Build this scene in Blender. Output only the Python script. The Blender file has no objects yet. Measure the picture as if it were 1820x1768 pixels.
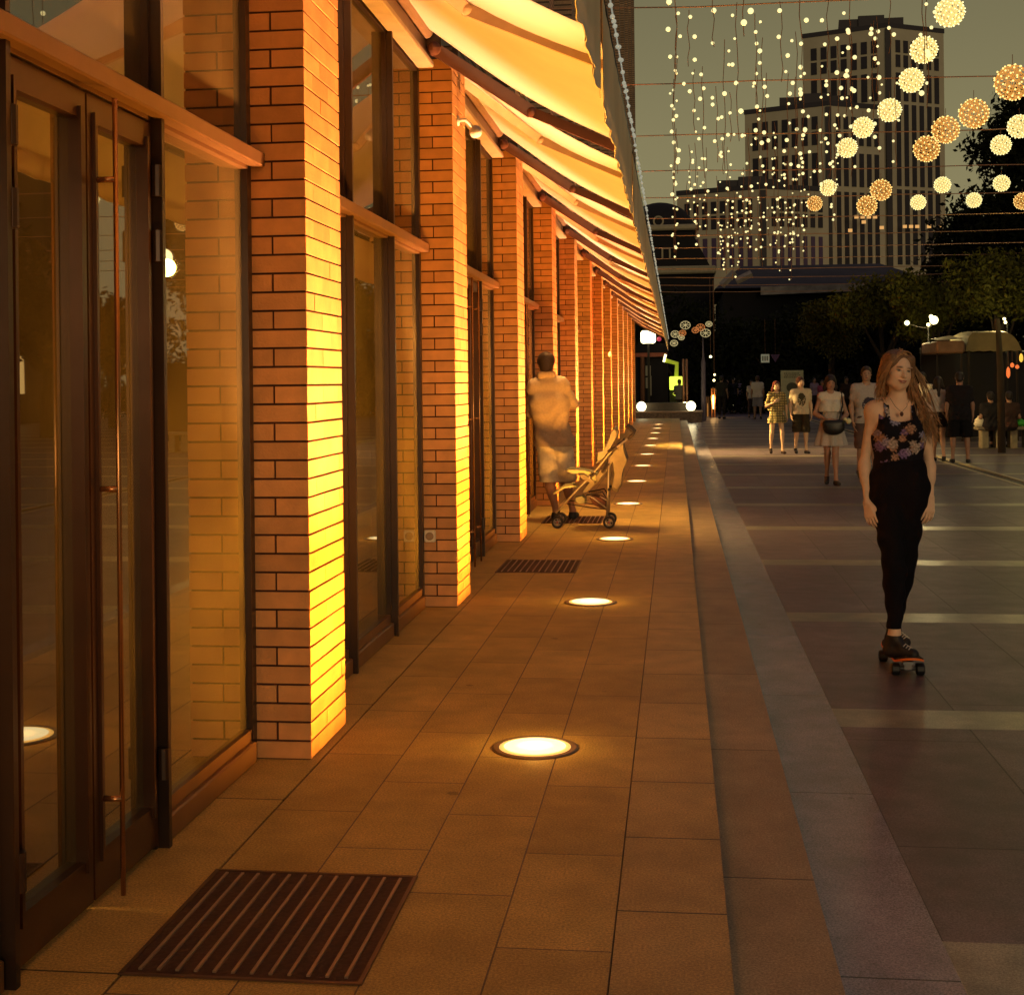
import bpy, math, random
import numpy as np
from mathutils import Vector, Matrix
R = math.radians
random.seed(7); np.random.seed(7)
scene = bpy.context.scene
COL = scene.collection

# ------------------------------------------------------------ camera
F, YAW, ROLL, PXC, PYC, CH = 2400., .1207, .0111, 910., 677.93, 1.5
cam_d = bpy.data.cameras.new("camera"); cam = bpy.data.objects.new("camera", cam_d); COL.objects.link(cam)
cam_d.sensor_fit = 'HORIZONTAL'; cam_d.sensor_width = 36.; cam_d.lens = 36. * F / 1820.
cam_d.shift_y = (PYC - 884.) / 1820.; cam_d.clip_start = .05; cam_d.clip_end = 3000.
cam.matrix_world = Matrix.Translation((0, 0, CH)) @ Matrix.Rotation(YAW, 4, 'Z') @ Matrix.Rotation(R(90), 4, 'X') @ Matrix.Rotation(-ROLL, 4, 'Z')
scene.camera = cam
# ------------------------------------------------------------ world: dusk sky
world = bpy.data.worlds.new("World"); scene.world = world; world.use_nodes = True
wn = world.node_tree.nodes; wl = world.node_tree.links; wn.clear()
wo = wn.new('ShaderNodeOutputWorld'); bg = wn.new('ShaderNodeBackground'); sky = wn.new('ShaderNodeTexSky')
sky.sky_type = 'NISHITA'; sky.sun_disc = False; sky.sun_elevation = R(7); sky.sun_rotation = R(162)
bwn = wn.new('ShaderNodeRGBToBW'); mr = wn.new('ShaderNodeMapRange')
mr.inputs['From Min'].default_value = 0.; mr.inputs['From Max'].default_value = 12.
mr.inputs['To Min'].default_value = .8; mr.inputs['To Max'].default_value = 1.25
mul = wn.new('ShaderNodeMix'); mul.data_type = 'RGBA'; mul.blend_type = 'MULTIPLY'; mul.inputs[0].default_value = 1.
wtc = wn.new('ShaderNodeTexCoord'); wsp = wn.new('ShaderNodeSeparateXYZ'); wcr = wn.new('ShaderNodeValToRGB')
wl.new(wtc.outputs['Generated'], wsp.inputs[0]); wl.new(wsp.outputs[2], wcr.inputs[0])
wcr.color_ramp.elements[0].position = .0; wcr.color_ramp.elements[0].color = (.295, .258, .130, 1)
wcr.color_ramp.elements[1].position = .62; wcr.color_ramp.elements[1].color = (.100, .076, .108, 1)
_e = wcr.color_ramp.elements.new(.17); _e.color = (.255, .224, .112, 1); _e = wcr.color_ramp.elements.new(.30); _e.color = (.185, .165, .088, 1)
wl.new(wcr.outputs[0], mul.inputs[7])
wl.new(sky.outputs[0], bwn.inputs[0]); wl.new(bwn.outputs[0], mr.inputs['Value']); wl.new(mr.outputs[0], mul.inputs[6])
wl.new(mul.outputs[2], bg.inputs[0]); bg.inputs[1].default_value = 1.; wl.new(bg.outputs[0], wo.inputs[0])
# faint last light of the sun below the haze
sd = bpy.data.lights.new("sun", 'SUN'); sd.energy = .5; sd.angle = R(14); sd.color = (1., .70, .36)
so = bpy.data.objects.new("sun", sd); COL.objects.link(so); so.rotation_euler = Vector((-.32, 1, -.13)).to_track_quat('-Z', 'Y').to_euler()
scene.view_settings.view_transform = 'Standard'; scene.view_settings.look = 'None'
scene.view_settings.exposure = 0.; scene.view_settings.gamma = 1.
scene.cycles.use_denoising = True; scene.cycles.max_bounces = 7; scene.cycles.diffuse_bounces = 4
scene.cycles.glossy_bounces = 4; scene.cycles.transparent_max_bounces = 12
scene.cycles.sample_clamp_indirect = 4.

# ------------------------------------------------------------ pixel helper (build-time measuring)
_fw = np.array([-math.sin(YAW), math.cos(YAW), 0]); _r0 = np.array([math.cos(YAW), math.sin(YAW), 0]); _u0 = np.array([0, 0, 1.])
_r = _r0 * math.cos(ROLL) - _u0 * math.sin(ROLL); _u = _u0 * math.cos(ROLL) + _r0 * math.sin(ROLL)
def _ray(a, b): return _fw + _r * (a - PXC) / F - _u * (b - PYC) / F
def onx(a, b, x): v = _ray(a, b); return v * (x / v[0]) + [0, 0, CH]
def ony(a, b, y): v = _ray(a, b); return v * (y / v[1]) + [0, 0, CH]
def onz(a, b, z): v = _ray(a, b); return v * ((z - CH) / v[2]) + [0, 0, CH]

# ------------------------------------------------------------ materials
MATS = {}
def mat(name, color=(.5, .5, .5), rough=.6, metal=0., emit=None, estr=1., var=.12, nscale=8., bump=0., bscale=60., attr=None, spec=.5):
    if name in MATS: return MATS[name]
    m = bpy.data.materials.new(name); m.use_nodes = True; nt = m.node_tree; N = nt.nodes; L = nt.links
    p = N['Principled BSDF']; p.inputs['Roughness'].default_value = rough; p.inputs['Metallic'].default_value = metal
    p.inputs['Specular IOR Level'].default_value = spec
    p.inputs['Base Color'].default_value = (*color, 1)
    if emit:
        p.inputs['Emission Color'].default_value = (*emit, 1); p.inputs['Emission Strength'].default_value = estr
    tc = N.new('ShaderNodeTexCoord')
    if var > 0:
        nz = N.new('ShaderNodeTexNoise'); nz.inputs['Scale'].default_value = nscale; nz.inputs['Detail'].default_value = 5
        L.new(tc.outputs['Object'], nz.inputs['Vector'])
        rp = N.new('ShaderNodeMapRange'); rp.inputs['From Min'].default_value = .3; rp.inputs['From Max'].default_value = .7
        rp.inputs['To Min'].default_value = 1 - var; rp.inputs['To Max'].default_value = 1 + var
        L.new(nz.outputs['Fac'], rp.inputs['Value'])
        mx = N.new('ShaderNodeMix'); mx.data_type = 'RGBA'; mx.blend_type = 'MULTIPLY'; mx.inputs[0].default_value = 1
        if attr:
            at = N.new('ShaderNodeAttribute'); at.attribute_name = attr; L.new(at.outputs['Color'], mx.inputs[6])
        else: mx.inputs[6].default_value = (*color, 1)
        L.new(rp.outputs[0], mx.inputs[7]); L.new(mx.outputs[2], p.inputs['Base Color'])
    if bump > 0:
        nb = N.new('ShaderNodeTexNoise'); nb.inputs['Scale'].default_value = bscale; nb.inputs['Detail'].default_value = 4
        L.new(tc.outputs['Object'], nb.inputs['Vector'])
        b = N.new('ShaderNodeBump'); b.inputs['Strength'].default_value = bump; b.inputs['Distance'].default_value = .01
        L.new(nb.outputs['Fac'], b.inputs['Height']); L.new(b.outputs[0], p.inputs['Normal'])
    MATS[name] = m; return m

def tile_mat(name, color, length, width, joint=.006, jcol=(.03, .02, .015), rough=.55, x0=0., y0=0., bands=None, var=.14, swap=True, bcol=None, spec=.5, zface=False, offset=.5):
    m = bpy.data.materials.new(name); m.use_nodes = True; nt = m.node_tree; N = nt.nodes; L = nt.links
    p = N['Principled BSDF']; p.inputs['Specular IOR Level'].default_value = spec
    tc = N.new('ShaderNodeTexCoord'); sp = N.new('ShaderNodeSeparateXYZ'); L.new(tc.outputs['Object'], sp.inputs[0])
    cb = N.new('ShaderNodeCombineXYZ')
    def off(sock, v):
        a = N.new('ShaderNodeMath'); a.operation = 'ADD'; a.inputs[1].default_value = v; L.new(sock, a.inputs[0]); return a.outputs[0]
    if zface: a_, b_ = off(sp.outputs[1], y0), off(sp.outputs[2], x0)
    elif swap: a_, b_ = off(sp.outputs[1], y0), off(sp.outputs[0], x0)
    else: a_, b_ = off(sp.outputs[0], x0), off(sp.outputs[1], y0)
    L.new(a_, cb.inputs[0]); L.new(b_, cb.inputs[1])
    bt = N.new('ShaderNodeTexBrick'); L.new(cb.outputs[0], bt.inputs['Vector']); bt.offset = offset
    bt.inputs['Scale'].default_value = 1; bt.inputs['Brick Width'].default_value = length; bt.inputs['Row Height'].default_value = width
    bt.inputs['Mortar Size'].default_value = joint; bt.inputs['Mortar Smooth'].default_value = .1
    c1 = [c * 1.1 for c in color]; c2 = [c * .86 for c in color]
    bt.inputs['Color1'].default_value = (*c1, 1); bt.inputs['Color2'].default_value = (*c2, 1); bt.inputs['Mortar'].default_value = (*jcol, 1)
    out = bt.outputs['Color']; fac = bt.outputs['Fac']
    bmask = None
    if bands:
        by, step, wd = bands
        f1 = N.new('ShaderNodeMath'); f1.operation = 'SUBTRACT'; f1.inputs[1].default_value = by - wd / 2; L.new(sp.outputs[1], f1.inputs[0])
        f2 = N.new('ShaderNodeMath'); f2.operation = 'FLOORED_MODULO'; f2.inputs[1].default_value = step; L.new(f1.outputs[0], f2.inputs[0])
        f3 = N.new('ShaderNodeMath'); f3.operation = 'LESS_THAN'; f3.inputs[1].default_value = wd; L.new(f2.outputs[0], f3.inputs[0])
        mb = N.new('ShaderNodeMix'); mb.data_type = 'RGBA'; mb.inputs[7].default_value = (*bcol, 1)
        L.new(f3.outputs[0], mb.inputs[0]); L.new(out, mb.inputs[6]); out = mb.outputs[2]; bmask = f3.outputs[0]
    # speckle, broad stains
    for sc, lo, hi, v in ((140., .3, .7, .38), (520., .35, .65, .34), (1.3, .3, .7, var * 1.3), (6., .35, .7, var)):
        nz = N.new('ShaderNodeTexNoise'); nz.inputs['Scale'].default_value = sc; nz.inputs['Detail'].default_value = 4
        L.new(tc.outputs['Object'], nz.inputs['Vector'])
        rp = N.new('ShaderNodeMapRange'); rp.inputs['From Min'].default_value = lo; rp.inputs['From Max'].default_value = hi
        rp.inputs['To Min'].default_value = 1 - v; rp.inputs['To Max'].default_value = 1 + v
        L.new(nz.outputs['Fac'], rp.inputs['Value'])
        mx = N.new('ShaderNodeMix'); mx.data_type = 'RGBA'; mx.blend_type = 'MULTIPLY'; mx.inputs[0].default_value = 1
        L.new(out, mx.inputs[6]); L.new(rp.outputs[0], mx.inputs[7]); out = mx.outputs[2]
        last = rp.outputs[0]
    vo = N.new('ShaderNodeTexVoronoi'); vo.inputs['Scale'].default_value = 1.9; L.new(tc.outputs['Object'], vo.inputs['Vector'])
    nv = N.new('ShaderNodeTexNoise'); nv.inputs['Scale'].default_value = 30; L.new(tc.outputs['Object'], nv.inputs['Vector'])
    va = N.new('ShaderNodeMath'); va.operation = 'MULTIPLY_ADD'; va.inputs[1].default_value = .05; L.new(nv.outputs['Fac'], va.inputs[0]); L.new(vo.outputs['Distance'], va.inputs[2])
    vm = N.new('ShaderNodeMapRange'); vm.inputs['From Min'].default_value = .058; vm.inputs['From Max'].default_value = .072; vm.inputs['To Min'].default_value = .55; vm.inputs['To Max'].default_value = 1.; L.new(va.outputs[0], vm.inputs['Value'])
    mv = N.new('ShaderNodeMix'); mv.data_type = 'RGBA'; mv.blend_type = 'MULTIPLY'; mv.inputs[0].default_value = 1; L.new(out, mv.inputs[6]); L.new(vm.outputs[0], mv.inputs[7]); out = mv.outputs[2]
    L.new(out, p.inputs['Base Color'])
    rr = N.new('ShaderNodeMath'); rr.operation = 'MULTIPLY'; rr.inputs[1].default_value = rough; lw = N.new('ShaderNodeMapRange'); lw.inputs['From Min'].default_value = .5; lw.inputs['From Max'].default_value = 1.5; lw.inputs['To Min'].default_value = .94; lw.inputs['To Max'].default_value = 1.06; L.new(last, lw.inputs['Value']); L.new(lw.outputs[0], rr.inputs[0])
    if bmask is not None:
        rm = N.new('ShaderNodeMix'); rm.data_type = 'FLOAT'; rm.inputs[3].default_value = rough * .62
        L.new(bmask, rm.inputs[0]); L.new(rr.outputs[0], rm.inputs[2]); L.new(rm.outputs[0], p.inputs['Roughness'])
    else: L.new(rr.outputs[0], p.inputs['Roughness'])
    nb = N.new('ShaderNodeTexNoise'); nb.inputs['Scale'].default_value = 260; L.new(tc.outputs['Object'], nb.inputs['Vector'])
    ad = N.new('ShaderNodeMath'); ad.operation = 'MULTIPLY_ADD'; ad.inputs[1].default_value = .12
    iv = N.new('ShaderNodeMath'); iv.operation = 'SUBTRACT'; iv.inputs[0].default_value = 1; L.new(fac, iv.inputs[1])
    L.new(nb.outputs['Fac'], ad.inputs[0]); L.new(iv.outputs[0], ad.inputs[2])
    b = N.new('ShaderNodeBump'); b.inputs['Strength'].default_value = .5; b.inputs['Distance'].default_value = .004
    L.new(ad.outputs[0], b.inputs['Height']); L.new(b.outputs[0], p.inputs['Normal'])
    MATS[name] = m; return m

def glass_mat(name, tint=(.9, .85, .75), ior=2.6, amber_haze=.10):
    m = bpy.data.materials.new(name); m.use_nodes = True; nt = m.node_tree; N = nt.nodes; L = nt.links
    N.clear(); o = N.new('ShaderNodeOutputMaterial'); t = N.new('ShaderNodeBsdfTransparent'); g = N.new('ShaderNodeBsdfGlossy')
    t.inputs[0].default_value = (*tint, 1); g.inputs['Roughness'].default_value = .012; g.inputs[0].default_value = (.95, .9, .8, 1)
    fr = N.new('ShaderNodeFresnel'); fr.inputs['IOR'].default_value = ior
    # very slight waviness of the sheet
    tc = N.new('ShaderNodeTexCoord'); nz = N.new('ShaderNodeTexNoise'); nz.inputs['Scale'].default_value = 1.2; L.new(tc.outputs['Object'], nz.inputs['Vector'])
    b = N.new('ShaderNodeBump'); b.inputs['Strength'].default_value = .05; b.inputs['Distance'].default_value = .01
    L.new(nz.outputs['Fac'], b.inputs['Height']); L.new(b.outputs[0], g.inputs['Normal'])
    mx = N.new('ShaderNodeMixShader'); L.new(fr.outputs[0], mx.inputs[0]); L.new(t.outputs[0], mx.inputs[1]); L.new(g.outputs[0], mx.inputs[2])
    df = N.new('ShaderNodeBsdfDiffuse'); df.inputs[0].default_value = (.62, .44, .16, 1); m2 = N.new('ShaderNodeMixShader')  # amber diffuse layer added to put a glowing haze into the pane
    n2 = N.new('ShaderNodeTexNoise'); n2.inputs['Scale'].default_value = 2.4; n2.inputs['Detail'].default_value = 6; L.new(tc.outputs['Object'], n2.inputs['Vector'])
    r2 = N.new('ShaderNodeMapRange'); r2.inputs['From Min'].default_value = .3; r2.inputs['From Max'].default_value = .7; r2.inputs['To Min'].default_value = amber_haze * .6; r2.inputs['To Max'].default_value = amber_haze * 1.5
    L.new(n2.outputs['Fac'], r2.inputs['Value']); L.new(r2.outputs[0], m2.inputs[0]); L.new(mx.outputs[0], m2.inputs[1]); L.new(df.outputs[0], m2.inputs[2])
    L.new(m2.outputs[0], o.inputs[0]); MATS[name] = m; return m

def canvas_mat(name, color, trans, var=.06):
    m = mat(name, color, .9, var=var, nscale=2.5, bump=.2, bscale=5, spec=.1); nt = m.node_tree; N = nt.nodes; L = nt.links
    p = N['Principled BSDF']; o = [n for n in N if n.type == 'OUTPUT_MATERIAL'][0]; t = N.new('ShaderNodeBsdfTranslucent'); t.inputs[0].default_value = (*color, 1)
    x = N.new('ShaderNodeMixShader'); x.inputs[0].default_value = trans; L.new(p.outputs[0], x.inputs[1]); L.new(t.outputs[0], x.inputs[2]); L.new(x.outputs[0], o.inputs[0]); return m

# ------------------------------------------------------------ mesh helpers
class MB:
    def __init__(s): s.v = []; s.f = []; s.m = []
    def add(s, vs, fs, mi=0):
        o = len(s.v); s.v += [tuple(map(float, v)) for v in vs]; s.f += [tuple(i + o for i in f) for f in fs]; s.m += [mi] * len(fs); return s
    def box(s, x0, x1, y0, y1, z0, z1, mi=0, M=None):
        vs = [(x, y, z) for z in (z0, z1) for y in (y0, y1) for x in (x0, x1)]
        if M is not None: vs = [tuple(M @ Vector(v)) for v in vs]
        return s.add(vs, [(0, 2, 3, 1), (4, 5, 7, 6), (0, 1, 5, 4), (2, 6, 7, 3), (0, 4, 6, 2), (1, 3, 7, 5)], mi)
    def bev(s, x0, x1, y0, y1, z0, z1, b=.01, mi=0, M=None):
        # box with chamfered vertical and top edges
        def ring(z, i): return [(x0 + i + b, y0 + i, z), (x1 - i - b, y0 + i, z), (x1 - i, y0 + i + b, z), (x1 - i, y1 - i - b, z), (x1 - i - b, y1 - i, z), (x0 + i + b, y1 - i, z), (x0 + i, y1 - i - b, z), (x0 + i, y0 + i + b, z)]
        rs = [ring(z0, b), ring(z0 + b, 0), ring(z1 - b, 0), ring(z1, b)]
        vs = [v for r_ in rs for v in r_]
        if M is not None: vs = [tuple(M @ Vector(v)) for v in vs]
        fs = [tuple(range(7, -1, -1)), tuple(range(24, 32))]
        for k in range(3):
            for i in range(8): j = (i + 1) % 8; fs.append((k * 8 + i, k * 8 + j, k * 8 + 8 + j, k * 8 + 8 + i))
        return s.add(vs, fs, mi)
    def tube(s, pts, r, n=8, mi=0, cap=True):
        pts = [Vector(p) for p in pts]; rs = r if isinstance(r, (list, tuple)) else [r] * len(pts)
        vs = []; fs = []; up = Vector((0, 0, 1)); prev = None
        for i, p in enumerate(pts):
            t = (pts[min(i + 1, len(pts) - 1)] - pts[max(i - 1, 0)])
            if t.length < 1e-9: t = Vector((0, 0, 1))
            t.normalize()
            if prev is None:
                a = t.cross(up)
                if a.length < .05: a = t.cross(Vector((1, 0, 0)))
            else: a = prev - t * prev.dot(t)
            a.normalize(); prev = a.copy(); b = t.cross(a)
            for k in range(n):
                q = 2 * math.pi * k / n; vs.append(p + (a * math.cos(q) + b * math.sin(q)) * rs[i])
        for i in range(len(pts) - 1):
            for k in range(n):
                j = (k + 1) % n; fs.append((i * n + k, (i + 1) * n + k, (i + 1) * n + j, i * n + j))
        if cap: fs.append(tuple(range(n))); fs.append(tuple(reversed(range((len(pts) - 1) * n, len(pts) * n))))
        return s.add(vs, fs, mi)
    def lathe(s, c, prof, n=20, mi=0, M=None):
        vs = []; fs = []
        for (r_, z) in prof:
            for k in range(n): a = 2 * math.pi * k / n; vs.append((c[0] + r_ * math.cos(a), c[1] + r_ * math.sin(a), c[2] + z))
        if M is not None: vs = [tuple(M @ Vector(v)) for v in vs]
        for i in range(len(prof) - 1):
            for k in range(n): j = (k + 1) % n; fs.append((i * n + k, i * n + j, (i + 1) * n + j, (i + 1) * n + k))
        fs.append(tuple(reversed(range(n)))); fs.append(tuple(range((len(prof) - 1) * n, len(prof) * n)))
        return s.add(vs, fs, mi)
    def ball(s, c, r, n=12, m=8, mi=0, sc=(1, 1, 1)):
        prof = [(max(1e-4, r * math.sin(math.pi * i / m)), -r * math.cos(math.pi * i / m)) for i in range(m + 1)]
        M = Matrix.Translation(c) @ Matrix.Diagonal((*sc, 1)); return s.lathe((0, 0, 0), prof, n, mi, M)
    def prism(s, poly, z0, z1, mi=0):
        n = len(poly); vs = [(x, y, z0) for x, y in poly] + [(x, y, z1) for x, y in poly]
        fs = [tuple(reversed(range(n))), tuple(range(n, 2 * n))] + [(i, (i + 1) % n, n + (i + 1) % n, n + i) for i in range(n)]
        return s.add(vs, fs, mi)
    def build(s, name, mats, parent=None, smooth=False, **kw):
        me = bpy.data.meshes.new(name); o_ = ORG.get(parent.name, (0, 0, 0)) if parent else kw.get('org', (0, 0, 0))
        vs = [(a - o_[0], b - o_[1], c - o_[2]) for a, b, c in s.v]
        me.from_pydata(vs, [], s.f)
        for m_ in (mats if isinstance(mats, (list, tuple)) else [mats]): me.materials.append(m_)
        me.polygons.foreach_set('material_index', s.m)
        if smooth: me.polygons.foreach_set('use_smooth', [True] * len(me.polygons))
        me.validate(); me.update()
        return link(name, me, parent, o_)
ORG = {}
def link(name, me, parent=None, org=(0, 0, 0)):
    o = bpy.data.objects.new(name, me); COL.objects.link(o)
    if parent: o.parent = parent
    else: o.location = org
    ORG[o.name] = tuple(org)
    return o
def tag(o, label=None, cat=None, group=None, kind=None):
    if label: o['label'] = label
    if cat: o['category'] = cat
    if group: o['group'] = group
    if kind: o['kind'] = kind
    return o
def thing(name, label, cat, loc=(0, 0, 0), group=None):
    o = bpy.data.objects.new(name, None); COL.objects.link(o); o.location = loc; ORG[o.name] = tuple(map(float, loc)); o.empty_display_size = .2
    return tag(o, label, cat, group)
def kids(o): return [c for c in COL.objects if c.parent == o]
KID = {}
def copy_tree(o, loc=None, label=None, parent=None, rz=None, scale=None):
    c = o.copy(); COL.objects.link(c)
    if parent: c.parent = parent
    if loc is not None: c.location = loc
    if rz is not None: c.rotation_euler = (0, 0, rz)
    if scale is not None: c.scale = (scale,) * 3
    if label: c['label'] = label
    ORG[c.name] = tuple(c.location)
    for ch in list(o.children): copy_tree(ch, parent=c)
    return c
ORD = ['first', 'second', 'third', 'fourth', 'fifth', 'sixth', 'seventh', 'eighth', 'ninth', 'tenth', 'eleventh', 'twelfth', 'thirteenth', 'fourteenth']
def ordn(i):
    if i < 14: return ORD[i]
    n = i + 1; return '%d%s' % (n, {1: 'st', 2: 'nd', 3: 'rd'}.get(n % 10 if n % 100 not in (11, 12, 13) else 0, 'th'))

# ============================================================ THE SETTING
Y0, S, XP, XG, DP = 5.25, 3.64, -1.459, -1.696, .56      # first pillar front, bay, pillar face, glass face, pillar depth
NB = 13
ZP = -.17
YE = 53.
walk_m = tile_mat('granite_walkway', (.54, .365, .105), .72, .309, .0028, jcol=(.11, .07, .045), x0=.182 + .309 * 8, y0=.05, rough=.55)
strip_m = tile_mat('granite_margin', (.52, .35, .105), 1.44, 5., .004, x0=2.5, y0=.3, rough=.55)
step_m = tile_mat('granite_step', (.34, .26, .15), 1.5, 5., .004, x0=2.5, y0=.9, rough=.5)
curb_m = tile_mat('polished_kerb', (.30, .27, .30), 1.7, 5., .004, x0=2.5, y0=.4, rough=.26)
plaza_m = tile_mat('plaza_paving', (.155, .122, .13), 1.44, .6, .004, x0=-.764 + 60, y0=.1, rough=.48, var=.24, bands=(9.64, 2.85, .36), bcol=(.29, .26, .18))
plaza2_m = tile_mat('plaza_paving_far', (.10, .085, .095), .6, .6, .004, x0=.3, y0=.1, rough=.45, bands=(9.64, 2.85, .3), bcol=(.34, .31, .16))
dirt_m = mat('far_ground', (.06, .05, .045), .9)

def sheet(name, x0, x1, y0, y1, z, m, z0=None):
    b = MB()
    if z0 is None: b.add([(x0, y0, z), (x1, y0, z), (x1, y1, z), (x0, y1, z)], [(0, 1, 2, 3)])
    else: b.box(x0, x1, y0, y1, z0, z)
    return tag(b.build(name, m), kind='structure')
sheet('ground', -900, 900, -60, 1500, -.21, dirt_m)
sheet('plaza', .764, 5.16, -6, 140, ZP, plaza_m)
sheet('plaza_square', 5.5, 45, -6, 140, ZP, plaza2_m)
sheet('plaza_end', -30, .764, YE + 2.2, 140, ZP, plaza2_m)
sheet('drain_channel', 5.24, 5.42, -6, 140, ZP - .02, mat('drain_dark', (.012, .011, .014), .6))
sheet('drain_kerb', 5.42, 5.50, -6, 140, ZP + .004, mat('kerb_light', (.5, .45, .28), .5), ZP - .03)
sheet('drain_kerb', 5.16, 5.24, -6, 140, ZP + .004, MATS['kerb_light'], ZP - .03)
sheet('kerb_strip', .416, .764, -6, YE + 2, ZP, curb_m, -.3)
sheet('step', .0, .416, -6, YE + 1, -.085, step_m, -.3)
# walkway slab, its margin beside the shopfront and the outer row
sheet('walkway', -1.42, -.183, -6, YE, 0, walk_m, -.3)
sheet('walkway_edge', -.18, .126, -6, YE, 0, tile_mat('granite_edge', (.50, .345, .12), .62, 5., .004, x0=2.5, y0=.2, rough=.5), -.3)
sheet('walkway_margin', -1.9, -1.424, -6, YE, 0, strip_m, -.3)
print('setting done')

# ------------------------------------------------------------ shop building
brick_m = mat('pillar_brick', (.66, .30, .10), .55, var=.13, nscale=9, bump=.3, bscale=90)
_nt = brick_m.node_tree; _p = _nt.nodes['Principled BSDF']; _src = _p.inputs['Base Color'].links[0].from_socket
_g = _nt.nodes.new('ShaderNodeNewGeometry'); _mr = _nt.nodes.new('ShaderNodeMapRange'); _mr.inputs['To Min'].default_value = .80; _mr.inputs['To Max'].default_value = 1.12
_mx = _nt.nodes.new('ShaderNodeMix'); _mx.data_type = 'RGBA'; _mx.blend_type = 'MULTIPLY'; _mx.inputs[0].default_value = 1
_nt.links.new(_g.outputs['Random Per Island'], _mr.inputs['Value']); _nt.links.new(_src, _mx.inputs[6]); _nt.links.new(_mr.outputs[0], _mx.inputs[7]); _nt.links.new(_mx.outputs[2], _p.inputs['Base Color'])
mort_m = mat('pillar_mortar', (.06, .018, .01), .9, var=.2)
alu_m = mat('bronze_frame', (.26, .13, .055), .35, metal=.55, var=.1)
dark_m = mat('dark_frame', (.05, .028, .02), .32, metal=.5, var=.1)
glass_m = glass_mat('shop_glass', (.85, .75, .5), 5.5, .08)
upbrick_m = tile_mat('upper_brick', (.28, .19, .12), .27, .0747, .012, jcol=(.05, .03, .02), rough=.7, zface=True)
room_m = mat('shop_interior', (.30, .18, .09), .8, var=.3, nscale=1.2)
bld = thing('shop_building', 'long brick shopping gallery with glazed bays between brick pillars, left side', 'building', (XG, Y0, 0))

def make_pillar(parent):
    c = MB(); y1 = DP
    c.box(XG + .0, XP - .006, Y0 + .006, Y0 + y1 - .006, 0, 3.62, 1)
    nc = 49; ch = 3.66 / nc
    g = .0045; gv = .0045; gs = .0007
    rnd = random.Random(3)
    def br(xa, xb, ya, yb, k):
        j = rnd.uniform(-.0012, .0012)
        c.box(xa + (gv if xa > XG + .02 else 0), xb + j - (gv if xb < XP - .02 else 0), ya + (0 if ya < .01 else .0016) + Y0 + rnd.uniform(-.0012, .0012), yb - .0007 + Y0, k * ch + g, (k + 1) * ch - g)
    for k in range(nc):
        if k % 2 == 0:
            br(XG, XP, 0, .122, k); br(XG, XP, .122, .372, k); br(XG, XP, .372, DP, k)
        else:
            xm = XG + .42 * (XP - XG)
            br(XG, xm, 0, .247, k); br(xm, XP, 0, .247, k); br(XG, XP, .247, .495, k); br(XG, XP, .495, DP, k)
    return c.build('brick_pillar', [brick_m, mort_m], parent)
pil = make_pillar(bld)
for k in range(-1, NB):
    if k == 0: continue
    o = pil.copy(); COL.objects.link(o); o.parent = bld; o.location = (0, S * k, 0)

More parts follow.
